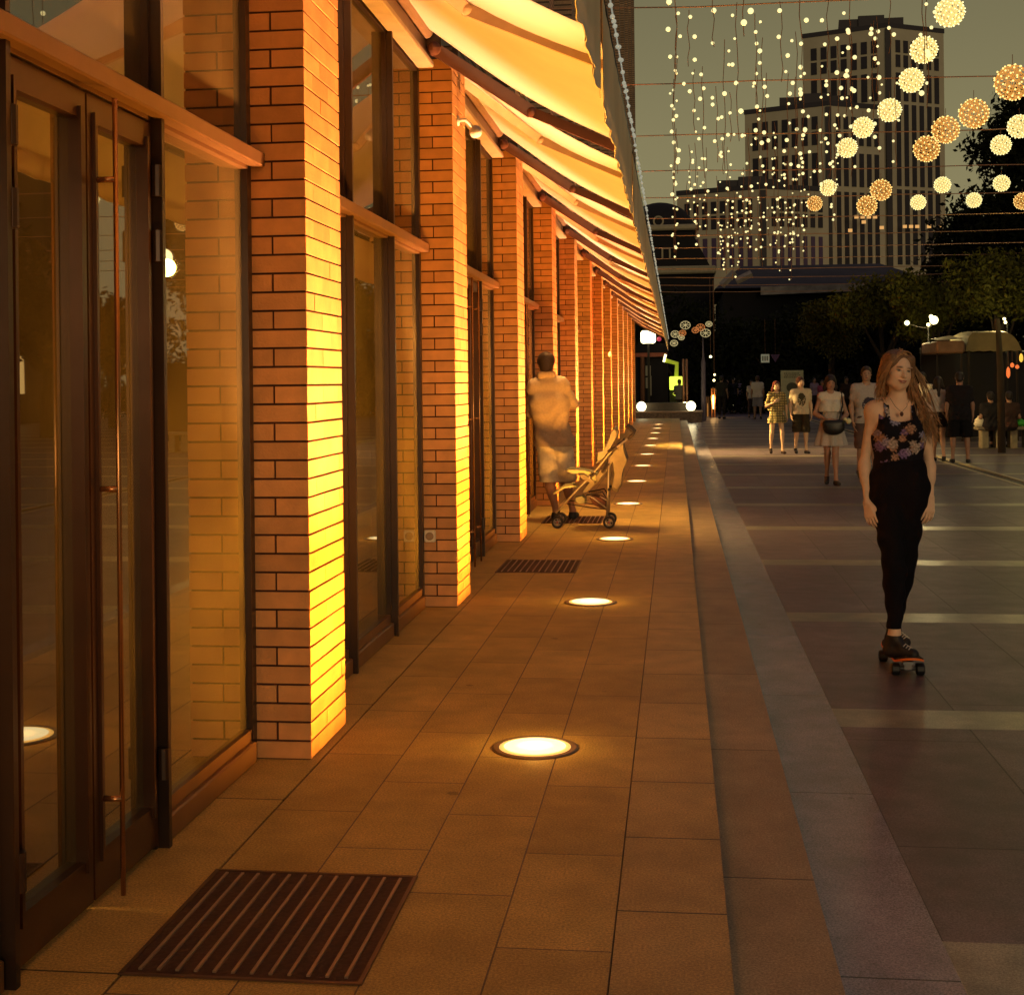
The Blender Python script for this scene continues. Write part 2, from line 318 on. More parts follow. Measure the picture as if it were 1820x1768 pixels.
def bay(k, parent, door=False, sill=True):
    """glazing of the bay that ends at pillar k"""
    ya, yb = Y0 + S * (k - 1) + DP, Y0 + S * k
    zt = 3.64; tz0, tz1 = 2.355, 2.43
    third = (yb - ya) / 3; ms = [ya + third, ya + 2 * third]
    f = MB()
    # perimeter and mullions (profiles with an outer cap)
    def post(y, w=.055, z0=0., z1=zt, d=.05):
        f.box(XG - .07, XG + .012, y - w / 2, y + w / 2, z0, z1); f.box(XG + .012, XG + d, y - w * .22, y + w * .22, z0, z1)
    f.box(XG - .06, XG + .014, ya, ya + .05, .0, zt); f.box(XG - .06, XG + .014, yb - .05, yb, .0, zt)
    f.box(XG - .06, XG + .011, ya + .05, yb - .05, zt - .07, zt)
    for y in ms: post(y)
    f.build('window_frame', dark_m, parent)
    t = MB(); t.bev(XG + .02, XG + .075, ya + .02, yb - .005, tz0 + .01, tz1 - .005, .006)
    t.box(XG - .06, XG + .019, ya + .051, ms[0] - .03, tz0, tz1); t.box(XG - .06, XG + .019, ms[0] + .03, ms[1] - .03, tz0, tz1); t.box(XG - .06, XG + .019, ms[1] + .03, yb - .051, tz0, tz1)
    t.build('transom', alu_m, parent)
    edges = [ya + .05, ms[0] - .0275, ms[0] + .0275, ms[1] - .0275, ms[1] + .0275, yb - .05]
    for i in range(3):
        a, b_ = edges[2 * i], edges[2 * i + 1]
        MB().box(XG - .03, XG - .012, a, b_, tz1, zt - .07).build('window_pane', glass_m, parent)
        if door and i < 2: continue
        s_ = MB(); s_.bev(XG - .06, XG + .03, a, b_, .0, .085, .006); s_.box(XG - .055, XG + .008, a, b_, .085, .13)
        s_.build('sill', alu_m, parent)
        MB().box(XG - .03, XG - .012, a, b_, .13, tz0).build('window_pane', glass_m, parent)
    if door:
        # narrow double leaves, hinged at the mullion
        a, b_ = edges[2], edges[3]; mid = (a + b_) / 2 - .0
        for (p, q, hinge) in ((a + .004, mid - .006, a), (mid + .006, b_ - .004, b_)):
            d = MB(); w = .046
            d.box(XG - .045, XG + .02, p, p + w, .02, tz0 - .01); d.box(XG - .045, XG + .02, q - w, q, .02, tz0 - .01)
            d.box(XG - .045, XG + .02, p + w, q - w, .02, .15); d.box(XG - .045, XG + .02, p + w, q - w, tz0 - .09, tz0 - .01)
            d.box(XG + .02, XG + .03, p + w - .012, p + w + .004, .12, tz0 - .06, 0); d.box(XG + .02, XG + .03, q - w - .004, q - w + .012, .12, tz0 - .06, 0)
            dd = d.build('door', mat('door_bronze', (.07, .03, .015), .3, metal=.5, var=.1), parent)
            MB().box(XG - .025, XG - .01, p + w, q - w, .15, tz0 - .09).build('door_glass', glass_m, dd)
            hy = mid + (-.30 if hinge == a else .05)
            h = MB(); h.tube([(XG + .085, hy, .02), (XG + .085, hy, tz0 - .02)], .0075, 10)
            for zz in (.3, 1.2, 2.1): h.tube([(XG + .02, hy, zz), (XG + .085, hy, zz)], .009, 8)
            if hinge != a or k > 0: h.build('door_handle', mat('handle_steel', (.5, .24, .1), .25, metal=.9, var=.05), dd, smooth=True)
            for zz in (.28, 1.95, 2.16): MB().tube([(XG + .04, hinge, zz - .05), (XG + .04, hinge, zz + .05)], .019, 10).build('hinge', dark_m, dd)
        a, b_ = edges[0], edges[1]
        s_ = MB(); s_.bev(XG - .06, XG + .03, a, b_, .0, .085, .006); s_.build('sill', alu_m, parent)
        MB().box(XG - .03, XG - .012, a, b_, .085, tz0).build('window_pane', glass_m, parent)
for k in range(0, 13):
    bay(k, bld, door=(k in (0, 2, 3, 6, 9)))
# room behind the glass
b = MB(); ye = Y0 + S * 12 + DP
b.box(-7.2, -7., -3, ye, -.02, 3.7); b.box(-7., XG - .1, -3, ye, -.05, -.01); b.box(-7., XG - .1, -3, ye, 3.64, 3.7)
for k in (-1, 3, 7, 11): b.box(-7, XG - .11, Y0 + S * k + .1, Y0 + S * k + .2, -.01, 3.64)
b.box(-7.2, XG - .1, ye, ye + .2, -.02, 3.7)
b.build('interior_wall', room_m, bld)
# things seen dimly inside: display shelves
for k in (0, 1, 3, 5):
    s_ = MB(); y_ = Y0 + S * (k - 1) + DP
    for z in (.5, 1., 1.5): s_.box(-3.6, -3.2, y_ + .4, y_ + 2.4, z, z + .03)
    for y2 in (y_ + .4, y_ + 2.37): s_.box(-3.62, -3.58, y2, y2 + .03, 0, 1.9); s_.box(-3.22, -3.18, y2, y2 + .03, 0, 1.9)
    s_.build('shelf', mat('shelf_wood', (.14, .09, .05), .6), bld)
for k in range(0, 6):     # unseen warm fill lights added inside the shops to brighten the glass
    ld = bpy.data.lights.new('room_fill', 'POINT'); ld.energy = 280; ld.color = (1, .52, .14); ld.shadow_soft_size = .3
    lo = bpy.data.objects.new('room_fill', ld); COL.objects.link(lo); lo.parent = bld; lo.location = (-4.3 - XG, S * (k - 1) + DP + 1.5, 3.0); lo.visible_camera = False; lo.visible_glossy = False
# lintel / fascia
b = MB(); b.box(XG - .25, XG + .02, -3, ye, 3.66, 4.05); b.box(XG + .02, XG + .06, -3, ye, 3.90, 3.96)
b.build('fascia', mat('fascia_metal', (.13, .07, .045), .45, metal=.3, var=.2), bld)
# upper facade
H2 = 17.5
w = MB(); xw = XG - .25
WZ = [(4.75, 6.9), (8.2, 10.3), (11.6, 13.6), (14.9, 16.6)]
NU = 14
for k in range(-2, NU):
    ya = Y0 + S * k; 
    # pier over the pillar, then wall strips around two windows
    w.box(xw, XP, ya, ya + DP, 4.05, H2, 0)
    a, b_ = ya + DP, ya + S; mid = (a + b_) / 2
    wins = [(a + .25, mid - .2), (mid + .2, b_ - .25)]
    xs = XG - .02
    zz = [4.05] + [z for p in WZ for z in p] + [H2]
    for i in range(0, len(zz), 2): w.box(xw, xs, a, b_, zz[i], zz[i + 1], 0)
    for (z0, z1) in WZ:
        w.box(xw, xs, a, wins[0][0], z0, z1, 0); w.box(xw, xs, wins[0][1], wins[1][0], z0, z1, 0); w.box(xw, xs, wins[1][1], b_, z0, z1, 0)
w.build('upper_wall', upbrick_m, bld)
b = MB(); b.box(XG - .4, XP + .12, Y0 - 2 * S, Y0 + S * NU, H2, H2 + .35); b.box(-12, XG - .25, Y0 - 2 * S, Y0 + S * NU + .0, 3.7, H2 + .1)
b.build('cornice', mat('cornice_stone', (.2, .16, .12), .8), bld)
wf = MB(); a = Y0 + DP + .25; b_ = (Y0 + DP + Y0 + S) / 2 - .2; x_ = XG - .1
for (ya, yb, za, zb) in ((a, a + .06, 4.75, 6.9), (b_ - .06, b_, 4.75, 6.9), (a + .06, b_ - .06, 4.75, 4.82), (a + .06, b_ - .06, 6.83, 6.9), ((a + b_) / 2 - .025, (a + b_) / 2 + .025, 4.82, 6.83)):
    wf.box(x_ - .05, x_ + .05, ya, yb, za, zb)
wf.box(x_ - .05, XG + .04, a - .04, b_ + .04, 4.70, 4.748)
win0 = wf.build('window', mat('upper_window_frame', (.5, .4, .28), .5), bld)
pane0 = MB().box(x_ - .01, x_ + .01, a + .06, b_ - .06, 4.82, 6.83).build('pane', mat('upper_pane', (.02, .022, .03), .08, var=0), win0)
for k in range(0, NU):
    for j in (0, 1):
        for zi, (z0, z1) in enumerate(WZ):
            if zi > 1 and k < 6: continue
            if k == 0 and j == 0 and zi == 0: continue
            o = win0.copy(); COL.objects.link(o); o.parent = bld; o.location = (0, S * k + j * ((S - DP) / 2 + .0), z0 - 4.75)
            p = pane0.copy(); COL.objects.link(p); p.parent = o
print('shop done')

# ------------------------------------------------------------ in-ground lamps
lens_m = mat('lamp_glass', (.9, .8, .6), .2, emit=(1., .82, .42), estr=1.7, var=0)
lens_o = mat('lamp_glass_edge', (.9, .6, .3), .2, emit=(1., .55, .12), estr=1.15, var=0); ring_m = mat('lamp_ring', (.22, .16, .11), .35, metal=.7)
LCOL = [(1, .44, .055), (1, .44, .055), (1, .41, .05), (1, .31, .04), (1, .50, .08), (1, .27, .03), (1, .43, .055), (1, .36, .045), (1, .49, .08), (1, .54, .12), (1, .5, .09), (1, .44, .07), (1, .42, .06)]
LPOW = 255.; LSPOT = 2000.
def ground_lamp(x, y, i):
    t = thing('ground_lamp', 'round glowing lamp sunk in the walkway beside the %s brick pillar from the camera' % ordn(i), 'ground lamp', (x, y, 0), 'in-ground lamps along the walkway')
    MB().lathe((x, y, 0), [(.178, 0), (.178, .003), (.17, .006), (.150, .006), (.148, .0045)], 40).build('rim', ring_m, t)
    MB().lathe((x, y, 0), [(.147, .001), (.147, .005), (.128, .008)], 40, 1).lathe((x, y, 0), [(.1275, .0081), (.06, .012), (.001, .0125)], 40).build('lens', [lens_m, lens_o], t, smooth=True)
    ld = bpy.data.lights.new('ground_lamp_light', 'AREA'); ld.shape = 'DISK'; ld.size = .24; ld.energy = LPOW * (.25 if i == 12 else 1); ld.color = LCOL[i]; ld.spread = R(150)
    lo = bpy.data.objects.new('light', ld); COL.objects.link(lo); lo.parent = t; lo.location = (0, 0, .02); lo.rotation_euler = (R(180), R(-20), 0)
    lo.visible_camera = False; lo.visible_glossy = False
    pl = bpy.data.lights.new('lens_glow', 'POINT'); pl.energy = 3.5; pl.color = (1, .5, .1); pl.shadow_soft_size = .03
    lo = bpy.data.objects.new('light', pl); COL.objects.link(lo); lo.parent = t; lo.location = (0, 0, .07); lo.visible_camera = False; lo.visible_glossy = False
    sp_ = bpy.data.lights.new('ground_lamp_beam', 'SPOT'); sp_.energy = LSPOT * (.25 if i == 12 else 1); sp_.color = tuple(min(1, c * q) for c, q in zip(LCOL[i], (1, 1.08, 4.4))); sp_.spot_size = R(60); sp_.spot_blend = 1.; sp_.shadow_soft_size = .1
    lo = bpy.data.objects.new('light', sp_); COL.objects.link(lo); lo.parent = t; lo.location = (0, 0, .03); lo.rotation_euler = Vector((XP - x - .05, 0, 2.5)).to_track_quat('-Z', 'Y').to_euler(); lo.visible_camera = False; lo.visible_glossy = False
for i in range(-1, 12):
    if i >= 0: ground_lamp(-.589, Y0 + .25 + S * i, i)
# lamp just behind the camera, same row, lights the nearest bay
ground_lamp_b = ground_lamp(-.589, Y0 + .25 - S, 12)
for o in COL.objects:
    if o.get('label', '').find('thirteenth brick') >= 0: o['label'] = 'round glowing lamp sunk in the walkway just before the near metal grate'

# ------------------------------------------------------------ door mats / grates
def grate(ya, yb, i):
    xa, xb = -1.415, -.805
    lab = ['dark striped entrance grate in the walkway at the bottom of the picture', 'small dark striped grate between the second and third brick pillars', 'dark striped grate beneath the stroller and the leaning man'][i]
    t = thing('floor_grate', lab, 'floor grate', ((xa + xb) / 2, ya, 0), 'entrance grates sunk in the walkway')
    b = MB(); b.box(xa, xb, ya, yb, .001, .004); b.build('mat', mat('grate_dark', (.05, .018, .012), .9, var=.3, nscale=60, bump=.5), t)
    f = MB(); n = 12
    for q in range(n):
        x = xa + .035 + (xb - xa - .07) * q / (n - 1); f.box(x - .0045, x + .0045, ya + .02, yb - .02, .004, .009)
    f.build('rib', mat('grate_rib', (.34, .24, .16), .45, metal=.4), t)
    g = MB()
    for (x0, x1, y0, y1) in ((xa - .012, xa, ya - .01, yb + .01), (xb, xb + .012, ya - .01, yb + .01), (xa, xb, ya - .01, ya), (xa, xb, yb, yb + .01)): g.box(x0, x1, y0, y1, .001, .006)
    g.build('frame', mat('grate_frame', (.1, .05, .03), .5, metal=.4), t)
grate(3.30, 4.02, 0); grate(10.52, 11.24, 1); grate(14.16, 14.9, 2)

# ------------------------------------------------------------ awnings
cream = canvas_mat('awning_canvas', (.70, .62, .56), .12)
# ribbed canvas lets a little light through
arm_m = mat('awning_arm_shaded', (.16, .065, .04), .4, metal=.3); cass_m = mat('awning_cassette', (.33, .2, .12), .4, metal=.4)  # far arm brown: its unlit side put into the colour
grey_m = canvas_mat('valance_canvas', (.86, .76, .5), .14, .1)
bar_m = mat('front_bar', (.03, .022, .02), .4, metal=.4)
XR, ZR, XF, ZF = -1.58, 3.80, -.285, 2.985
def build_awning():
    ya, yb = Y0 + DP + .02, Y0 + S - .10      # roller length
    fa, fb = ya + .06, yb - .17
    t = thing('awning', '', 'awning', (XG, Y0 + DP, ZR), 'cream awnings along the shopfront')
    # fabric with sag and thickness
    nu, nv = 14, 22; vs = []; fs = []
    for s_ in (0, 1):
        for i in range(nu + 1):
            for j in range(nv + 1):
                u = i / nu; v = j / nv
                fa_ = fa - .08 * u;
                x = XR + (XF - XR) * u; z = ZR + (ZF - ZR) * u - .055 * math.sin(math.pi * u) - .012 * math.sin(math.pi * 2 * v * 2) * math.sin(math.pi * u) + .01 * math.sin(9 * v + 4 * u)* math.sin(math.pi * u)
                vs.append((x, fa_ + (fb - fa_) * v, z + .003 * s_))
    n1 = (nu + 1) * (nv + 1)
    for i in range(nu):
        for j in range(nv):
            a = i * (nv + 1) + j; q = (a, a + 1, a + nv + 2, a + nv + 1); fs.append(q); fs.append(tuple(n1 + k for k in reversed(q)))
    for i in range(nu):
        for j in (0, nv): a = i * (nv + 1) + j; fs.append((a, a + nv + 1, a + nv + 1 + n1, a + n1))
    MB().add(vs, fs).build('canvas', cream, t, smooth=True)
    # hanging valance with a rippled hem
    vs = []; fs = []; n = 60; rg = random.Random(5)
    for s_ in (0, 1):
        for i in range(n + 1):
            y = fa - .74 + (fb + .02 - fa + .74) * i / n
            for q, zz in enumerate((2.97, 2.84, 2.68, 2.54)):
                rip = (.001, .002, .004, .006)[q] * (math.sin(i * .9) + .5 * math.sin(i * 2.1 + 1))
                vs.append((XF + .02 + rip + s_ * .003, y, zz - (.003 * math.sin(i * 1.3) + .007 * math.sin(i * .37) if q == 3 else 0)))
    m1 = (n + 1) * 4
    for i in range(n):
        for q in range(3):
            a = i * 4 + q; f = (a, a + 1, a + 5, a + 4); fs.append(f); fs.append(tuple(m1 + k for k in reversed(f)))
        a = i * 4 + 3; fs.append((a, a + 4, a + 4 + m1, a + m1))
    MB().add(vs, fs).build('valance', grey_m, t, smooth=True)
    c = MB(); c.tube([(XR - .02, ya + .03, ZR - .0), (XR - .02, yb - .05, ZR - .0)], .045, 12); c.box(XG + .02, XR + .03, ya, yb, ZR + .055, ZR + .075)
    c.box(XG + .062, XG + .085, ya, yb, ZR - .17, ZR - .05)
    c.build('roller', cass_m, t)
    c = MB(); c.bev(XG + .02, XG + .13, ya - .0, yb + .02, ZR - .22, ZR - .18, .006); c.build('mounting_rail', mat('rail_light', (.55, .4, .25), .4, metal=.3), t)
    for yy in (ya + .02, yb): 
        MB().bev(XG + .02, XR + .07, yy - .02, yy + .02, ZR - .10, ZR + .09, .008).build('bracket', dark_m, t)
    MB().tube([(XF, fa - .76, ZF), (XF, yb - .06, ZF)], .026, 12).build('front_bar', bar_m, t, smooth=True)
    # folding arm at the far end
    y2 = yb - .0
    a = MB()
    P0, P1, P2 = (XR + .02, y2, ZR - .1), (-.93, y2 + .13, 3.285), (XF, y2 - .02, ZF - .01)
    def flat(p, q, hw=.012, hh=.036):
        p, q = Vector(p), Vector(q); d = (q - p).normalized(); sd_ = Vector((0, 1, 0)); sd_ = (sd_ - d * sd_.dot(d)).normalized(); up = d.cross(sd_)
        vs = [c + sd_ * i * hw + up * j * hh for c in (p, q) for i, j in ((-1, -1), (1, -1), (1, 1), (-1, 1))]
        a.add(vs, [(0, 1, 2, 3), (7, 6, 5, 4), (0, 4, 5, 1), (1, 5, 6, 2), (2, 6, 7, 3), (3, 7, 4, 0)])
    flat(P0, P1, .016, .042); flat(P1, P2, .014, .032); a.ball(P1, .038); a.ball(P0, .05)
    a.build('folding_arm', arm_m, t)
    # near arm tucked under the canvas
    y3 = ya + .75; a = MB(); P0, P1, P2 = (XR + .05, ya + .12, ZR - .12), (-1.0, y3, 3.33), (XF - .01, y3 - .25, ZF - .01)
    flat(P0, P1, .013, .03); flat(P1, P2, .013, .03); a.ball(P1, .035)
    a.build('folding_arm', mat('awning_arm_lit', (.55, .38, .22), .5), t)  # paler copy of the arm colour, lamp light put into it
    # string of small clear bulbs along the bar
    l = MB()
    for q in range(26):
        y = fa - .7 + (fb - fa + .7) * (q + .5) / 26; l.ball((XF + .05, y + random.uniform(-.03, .03), ZF - .01 + random.uniform(-.03, .02)), .011, 6, 4)
    l.tube([(XF + .045, fa - .7, ZF + .01), (XF + .048, (fa + fb) / 2, ZF - .01), (XF + .045, fb, ZF + .01)], .004, 5)
    l.build('clear_bulbs', mat('clear_bulb', (.75, .78, .7), .1, emit=(.8, .85, .7), estr=.25, var=0), t)
    return t
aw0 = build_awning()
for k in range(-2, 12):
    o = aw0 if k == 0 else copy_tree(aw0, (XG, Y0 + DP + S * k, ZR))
    if k < 0: o['label'] = ['cream awning nearest the camera, seen mirrored in the top left glass', 'cream awning behind the camera, mirrored faintly in the glass'][0 if k == -1 else 1]
    else: o['label'] = 'cream canvas awning over the bay just past the %s brick pillar' % ordn(k)

# socket boxes on the second pillar, wall lamp on its side
p = ony(765, 952, Y0 + S)
t = thing('wall_socket', 'small pale round socket in a square plate low on the second brick pillar', 'wall socket', (p[0], Y0 + S, p[2]))
MB().bev(p[0] - .038, p[0] + .038, Y0 + S - .03, Y0 + S - .002, p[2] - .04, p[2] + .04, .006).build('plate', mat('socket_plate', (.75, .66, .5), .4), t)
M = Matrix.Translation((p[0], Y0 + S - .03, p[2])) @ Matrix.Rotation(R(90), 4, 'X')
MB().lathe((0, 0, 0), [(.027, 0), (.027, .006), (.021, .006), (.019, .002)], 20, 0, M).build('socket', mat('socket_ring', (.3, .2, .12), .5), t)
p = onx(845, 228, XP + .08)
t = thing('wall_camera', 'small white arm with a lamp head on the side of the second brick pillar', 'wall lamp', (XP, 9.1, 3.25))
b = MB(); b.tube([(XP, 9.1, 3.28), (XP + .05, 9.12, 3.29), (XP + .09, 9.16, 3.25)], .012, 8); b.lathe((0, 0, 0), [(.035, 0), (.035, .01)], 14, 0, Matrix.Translation((XP + .001, 9.1, 3.28)) @ Matrix.Rotation(R(90), 4, 'Y'))
b.build('arm', mat('white_metal', (.8, .75, .65), .35), t, smooth=True)
b = MB(); b.ball((XP + .11, 9.2, 3.22), .045, 14, 10); b.tube([(XP + .11, 9.2, 3.22), (XP + .13, 9.14, 3.2)], .03, 12); b.build('head', MATS['white_metal'], t, smooth=True)
print('awnings done')

# ------------------------------------------------------------ overhead wires, curtain strings, globes
wire_m = mat('wire', (.35, .2, .12), .5); bulb_m = mat('fairy_bulb', (.9, .9, .6), .3, emit=(.95, .88, .42), estr=1.05, var=0)
cordm = mat('cord', (.18, .09, .05), .6)
ZW = 5.2; WY = [13.36, 16.85, 20.45, 23.95, 27.5, 31., 34.6, 37.9, 41.3, 45.2, 49., 53., 57.]
for i, y in enumerate(WY):
    b = MB(); pts = []
    for q in range(21):
        x = -1.46 + 17 * q / 20; s_ = 4 * (q / 20) * (1 - q / 20); pts.append((x, y + .05 * math.sin(q + i), ZW - .10 * s_ + .006 * math.sin(q * 2.3 + i)))
    b.tube(pts, .0055 + .00013 * y, 5)
    o = b.build('overhead_wire', wire_m); tag(o, 'thin cable stretched high over the street, %s from the top of the picture' % ordn(i), 'wire', 'cables stretched across the street')
STR = []
rs = random.Random(11)
for i in range(-1, 6):
    y = WY[i] if i >= 0 else 10.2
    n = [6, 14, 15, 16, 15, 13, 9][i + 1]
    for q in range(n):
        lo = 0.03 if i < 4 else .9
        x = lo + (2.62 - lo) * (q + rs.uniform(-.35, .35)) / (n - 1) if q else (.03 + rs.uniform(-.03, .03) if i < 5 else 1.0)
        if i < 1: x = min(x, 2.05)
        if x < -0.1: x = .02
        STR.append((x, y + rs.uniform(-1.1, 1.1), rs.uniform(.5, 1.5) if i < 3 else rs.uniform(.6, 1.6)))
if True:  # longer drops off the near wire
    for x in (.02, .55, .95, 1.4, 1.75): STR.append((x, 14.9 + rs.uniform(-.4, .4), rs.uniform(1.2, 1.6)))
bulb_me = None
order = sorted(range(len(STR)), key=lambda i: 1201 + STR[i][0] * F / STR[i][1])
for rank, idx in enumerate(order):
    x, y, ln = STR[idx]
    t = thing('light_string', 'hanging string of small fairy lights, %s from the left of the sparkling curtain' % ordn(rank), 'string lights', (x, y, ZW - .06), 'fairy light strings hanging from the cables')
    top = ZW - .06; pts = [(x + .012 * math.sin(q * 1.9 + idx), y, top - ln * q / 6) for q in range(7)]
    MB().tube(pts, .0028 + .00005 * y, 4).build('cord', cordm, t)
    nb = max(2, int(ln * rs.uniform(3.5, 7)))
    for q in range(nb):
        zz = top - ln * (q + rs.uniform(.1, .9)) / nb
        if bulb_me is None:
            o = MB().ball((0, 0, 0), .0195, 8, 6).build('bulb', bulb_m, None, smooth=True); bulb_me = o.data; o.parent = t
        else: o = bpy.data.objects.new('bulb', bulb_me); COL.objects.link(o); o.parent = t
        o.location = (rs.uniform(-.06, .06), rs.uniform(-.05, .05), zz - top); s_ = rs.uniform(.65, 1.3); o.scale = (s_, s_, s_)

GL = [(1688,22,25,0),(1642,89,23,0),(1620,143,21,0),(1581,196,20,0),(1534,227,18,0),(1506,263,17,0),(1472,334,14,0),(1448,362,13,1),(1566,338,18,1),(1541,366,17,1),(1632,360,13,0),(1647,265,22,1),(1681,231,23,1),(1731,202,25,1),(1800,147,30,1),(1812,225,20,0),(1779,258,17,0),(1780,326,14,0),(1675,329,14,0),(1731,356,13,0),(1817,358,14,1)]
EX = [(1900,40,30,0),(1990,160,28,1),(2080,240,22,0),(2180,120,28,0),(1950,300,17,0),(2060,350,16,1)]   # beyond the frame, mirrored in the glass
def ico_sphere_dirs(n):
    out = []; ga = math.pi * (3 - 5 ** .5)
    for i in range(n): z = 1 - 2 * (i + .5) / n; r_ = math.sqrt(1 - z * z); out.append(Vector((r_ * math.cos(ga * i), r_ * math.sin(ga * i), z)))
    return out
gw = mat('globe_wire_white', (.7, .6, .3), .5, emit=(.85, .68, .26), estr=.75, var=0); go = mat('globe_wire_orange', (.6, .35, .12), .5, emit=(.75, .36, .07), estr=.55, var=0)
gwb = mat('globe_bulb_white', (.9, .85, .5), .3, emit=(1, .92, .46), estr=1.6, var=0); gob = mat('globe_bulb_orange', (.9, .7, .3), .3, emit=(1, .72, .24), estr=1.5, var=0)
protos = {}
def globe_proto(kind):
    # wound wire ball: several tilted rings and a skin of tiny lamps
    wr = MB(); rg = random.Random(kind + 2)
    for k in range(34 if kind == 0 else 22):
        ax = Vector((rg.gauss(0, 1), rg.gauss(0, 1), rg.gauss(0, 1))).normalized(); a = ax.orthogonal().normalized(); b = ax.cross(a)
        pts = [(a * math.cos(q * math.pi / 10) + b * math.sin(q * math.pi / 10)) * .97 for q in range(21)]
        wr.tube(pts, .022, 4, cap=False)
    bl = MB()
    for d in ico_sphere_dirs(110 if kind == 0 else 90): bl.ball(d * (1 + rg.uniform(-.03, .05)), .055 if kind == 0 else .06, 5, 4)
    return wr, bl
gr = [sorted([g for g in GL if g[3] == k], key=lambda g: g[1]) for k in (0, 1)]
for kind in (0, 1):
    wr, bl = globe_proto(kind); first = None
    lst = gr[kind] + [g for g in EX if g[3] == kind]
    for rank, (px, py, pr, _) in enumerate(lst):
        Y = (5.0 - CH) * F / (673 - py); p = ony(px, py, Y); rad = pr * Y / F * 1.0
        nm = 'white' if kind == 0 else 'orange'
        lab = ('%s fairy light globe over the street, %s from the top among the %s globes' % (nm, ordn(rank), nm)) if rank < len(gr[kind]) else '%s fairy light globe outside the right edge, %s of its colour there, mirrored in glass' % (nm, ordn(rank - len(gr[kind])))
        if first is None:
            t = thing('light_globe', lab, 'light globe', tuple(p), 'glowing wire globes over the street'); t.scale = (rad,) * 3; t['label'] = lab
            ORG[t.name] = (0, 0, 0); w_ = wr.build('wire_ball', (gw, go)[kind], t); b_ = tag(bl.build('fairy_lights', (gwb, gob)[kind], t), kind='stuff'); first = t
            hb = MB().tube([(0, 0, .98), (0, 0, 1.6)], .02, 5).build('hanging_cord', cordm, t)
        else:
            copy_tree(first, tuple(p), lab, scale=rad)
        # the tail of hanging cord reaches the cable height
print('lights done')
# ============================================================ FIGURES: smooth bodies grown from a distance field
class Sdf:
    def __init__(s, k=.03): s.p = []; s.cut = []; s.sub = []; s.k = k
    def cap(s, a, b, ra, rb=None, k=None, flat=None, sub=False):
        a = np.array(a, float); b = np.array(b, float); rb = ra if rb is None else rb
        (s.sub if sub else s.p).append(('c', a, b, ra, rb, s.k if k is None else k, flat)); return s
    def ell(s, c, r, k=None, M=None, sub=False):
        (s.sub if sub else s.p).append(('e', np.array(c, float), np.array(r, float), M, 0, s.k if k is None else k, None)); return s
    def plane(s, n, d): s.cut.append((np.array(n, float), d)); return s     # keep n.p < d
    def bbox(s, q, pad):
        if q[0] == 'c': m = max(q[3], q[4]) + pad; return np.minimum(q[1], q[2]) - m, np.maximum(q[1], q[2]) + m
        m = max(q[2]) + pad; return q[1] - m, q[1] + m
    def ev(s, q, X, Y, Z):
        if q[0] == 'c':
            a, b = q[1], q[2]; d = b - a; L = max(1e-9, d @ d)
            t = np.clip(((X - a[0]) * d[0] + (Y - a[1]) * d[1] + (Z - a[2]) * d[2]) / L, 0, 1)
            dx, dy, dz = X - a[0] - t * d[0], Y - a[1] - t * d[1], Z - a[2] - t * d[2]
            if q[6]: dy = dy / q[6]
            return np.sqrt(dx * dx + dy * dy + dz * dz) - (q[3] + (q[4] - q[3]) * t)
        c, r, M = q[1], q[2], q[3]; x, y, z = X - c[0], Y - c[1], Z - c[2]
        if M is not None: x, y, z = (M[0][0] * x + M[1][0] * y + M[2][0] * z, M[0][1] * x + M[1][1] * y + M[2][1] * z, M[0][2] * x + M[1][2] * y + M[2][2] * z)
        k0 = np.sqrt((x / r[0]) ** 2 + (y / r[1]) ** 2 + (z / r[2]) ** 2); k1 = np.sqrt((x / r[0] ** 2) ** 2 + (y / r[1] ** 2) ** 2 + (z / r[2] ** 2) ** 2)
        return k0 * (k0 - 1) / np.maximum(k1, 1e-6)
    def mesh(s, h):
        bb = [s.bbox(q, .03) for q in s.p]; lo = np.min([b[0] for b in bb], 0) - 2 * h; hi = np.max([b[1] for b in bb], 0) + 2 * h
        n = np.ceil((hi - lo) / h).astype(int) + 1
        f = np.full(n, 1., np.float32)
        ax = [lo[i] + h * np.arange(n[i]) for i in range(3)]
        def blk(q, pad):
            l, u = s.bbox(q, pad); i0 = np.clip(np.floor((l - lo) / h).astype(int), 0, n); i1 = np.clip(np.ceil((u - lo) / h).astype(int) + 1, 0, n)
            sl = tuple(slice(i0[i], i1[i]) for i in range(3))
            X = ax[0][sl[0]][:, None, None]; Y = ax[1][sl[1]][None, :, None]; Z = ax[2][sl[2]][None, None, :]
            return sl, s.ev(q, X, Y, Z)
        for q in s.p:
            k = q[5]; sl, d = blk(q, k + 3 * h + (max(q[3], q[4]) * (q[6] - 1) if q[6] and q[6] > 1 else 0)); a = f[sl]; hh = np.maximum(k - np.abs(a - d), 0) / max(k, 1e-6)
            f[sl] = np.minimum(a, d) - hh * hh * k * .25
        for q in s.sub:
            k = q[5]; sl, d = blk(q, k + 3 * h); d = -d; a = f[sl]; hh = np.maximum(k - np.abs(a - d), 0) / max(k, 1e-6)
            f[sl] = np.maximum(a, d) + hh * hh * k * .25
        for nrm, dd in s.cut:
            f = np.maximum(f, ax[0][:, None, None] * nrm[0] + ax[1][None, :, None] * nrm[1] + ax[2][None, None, :] * nrm[2] - dd)
        return net(f, lo, h)
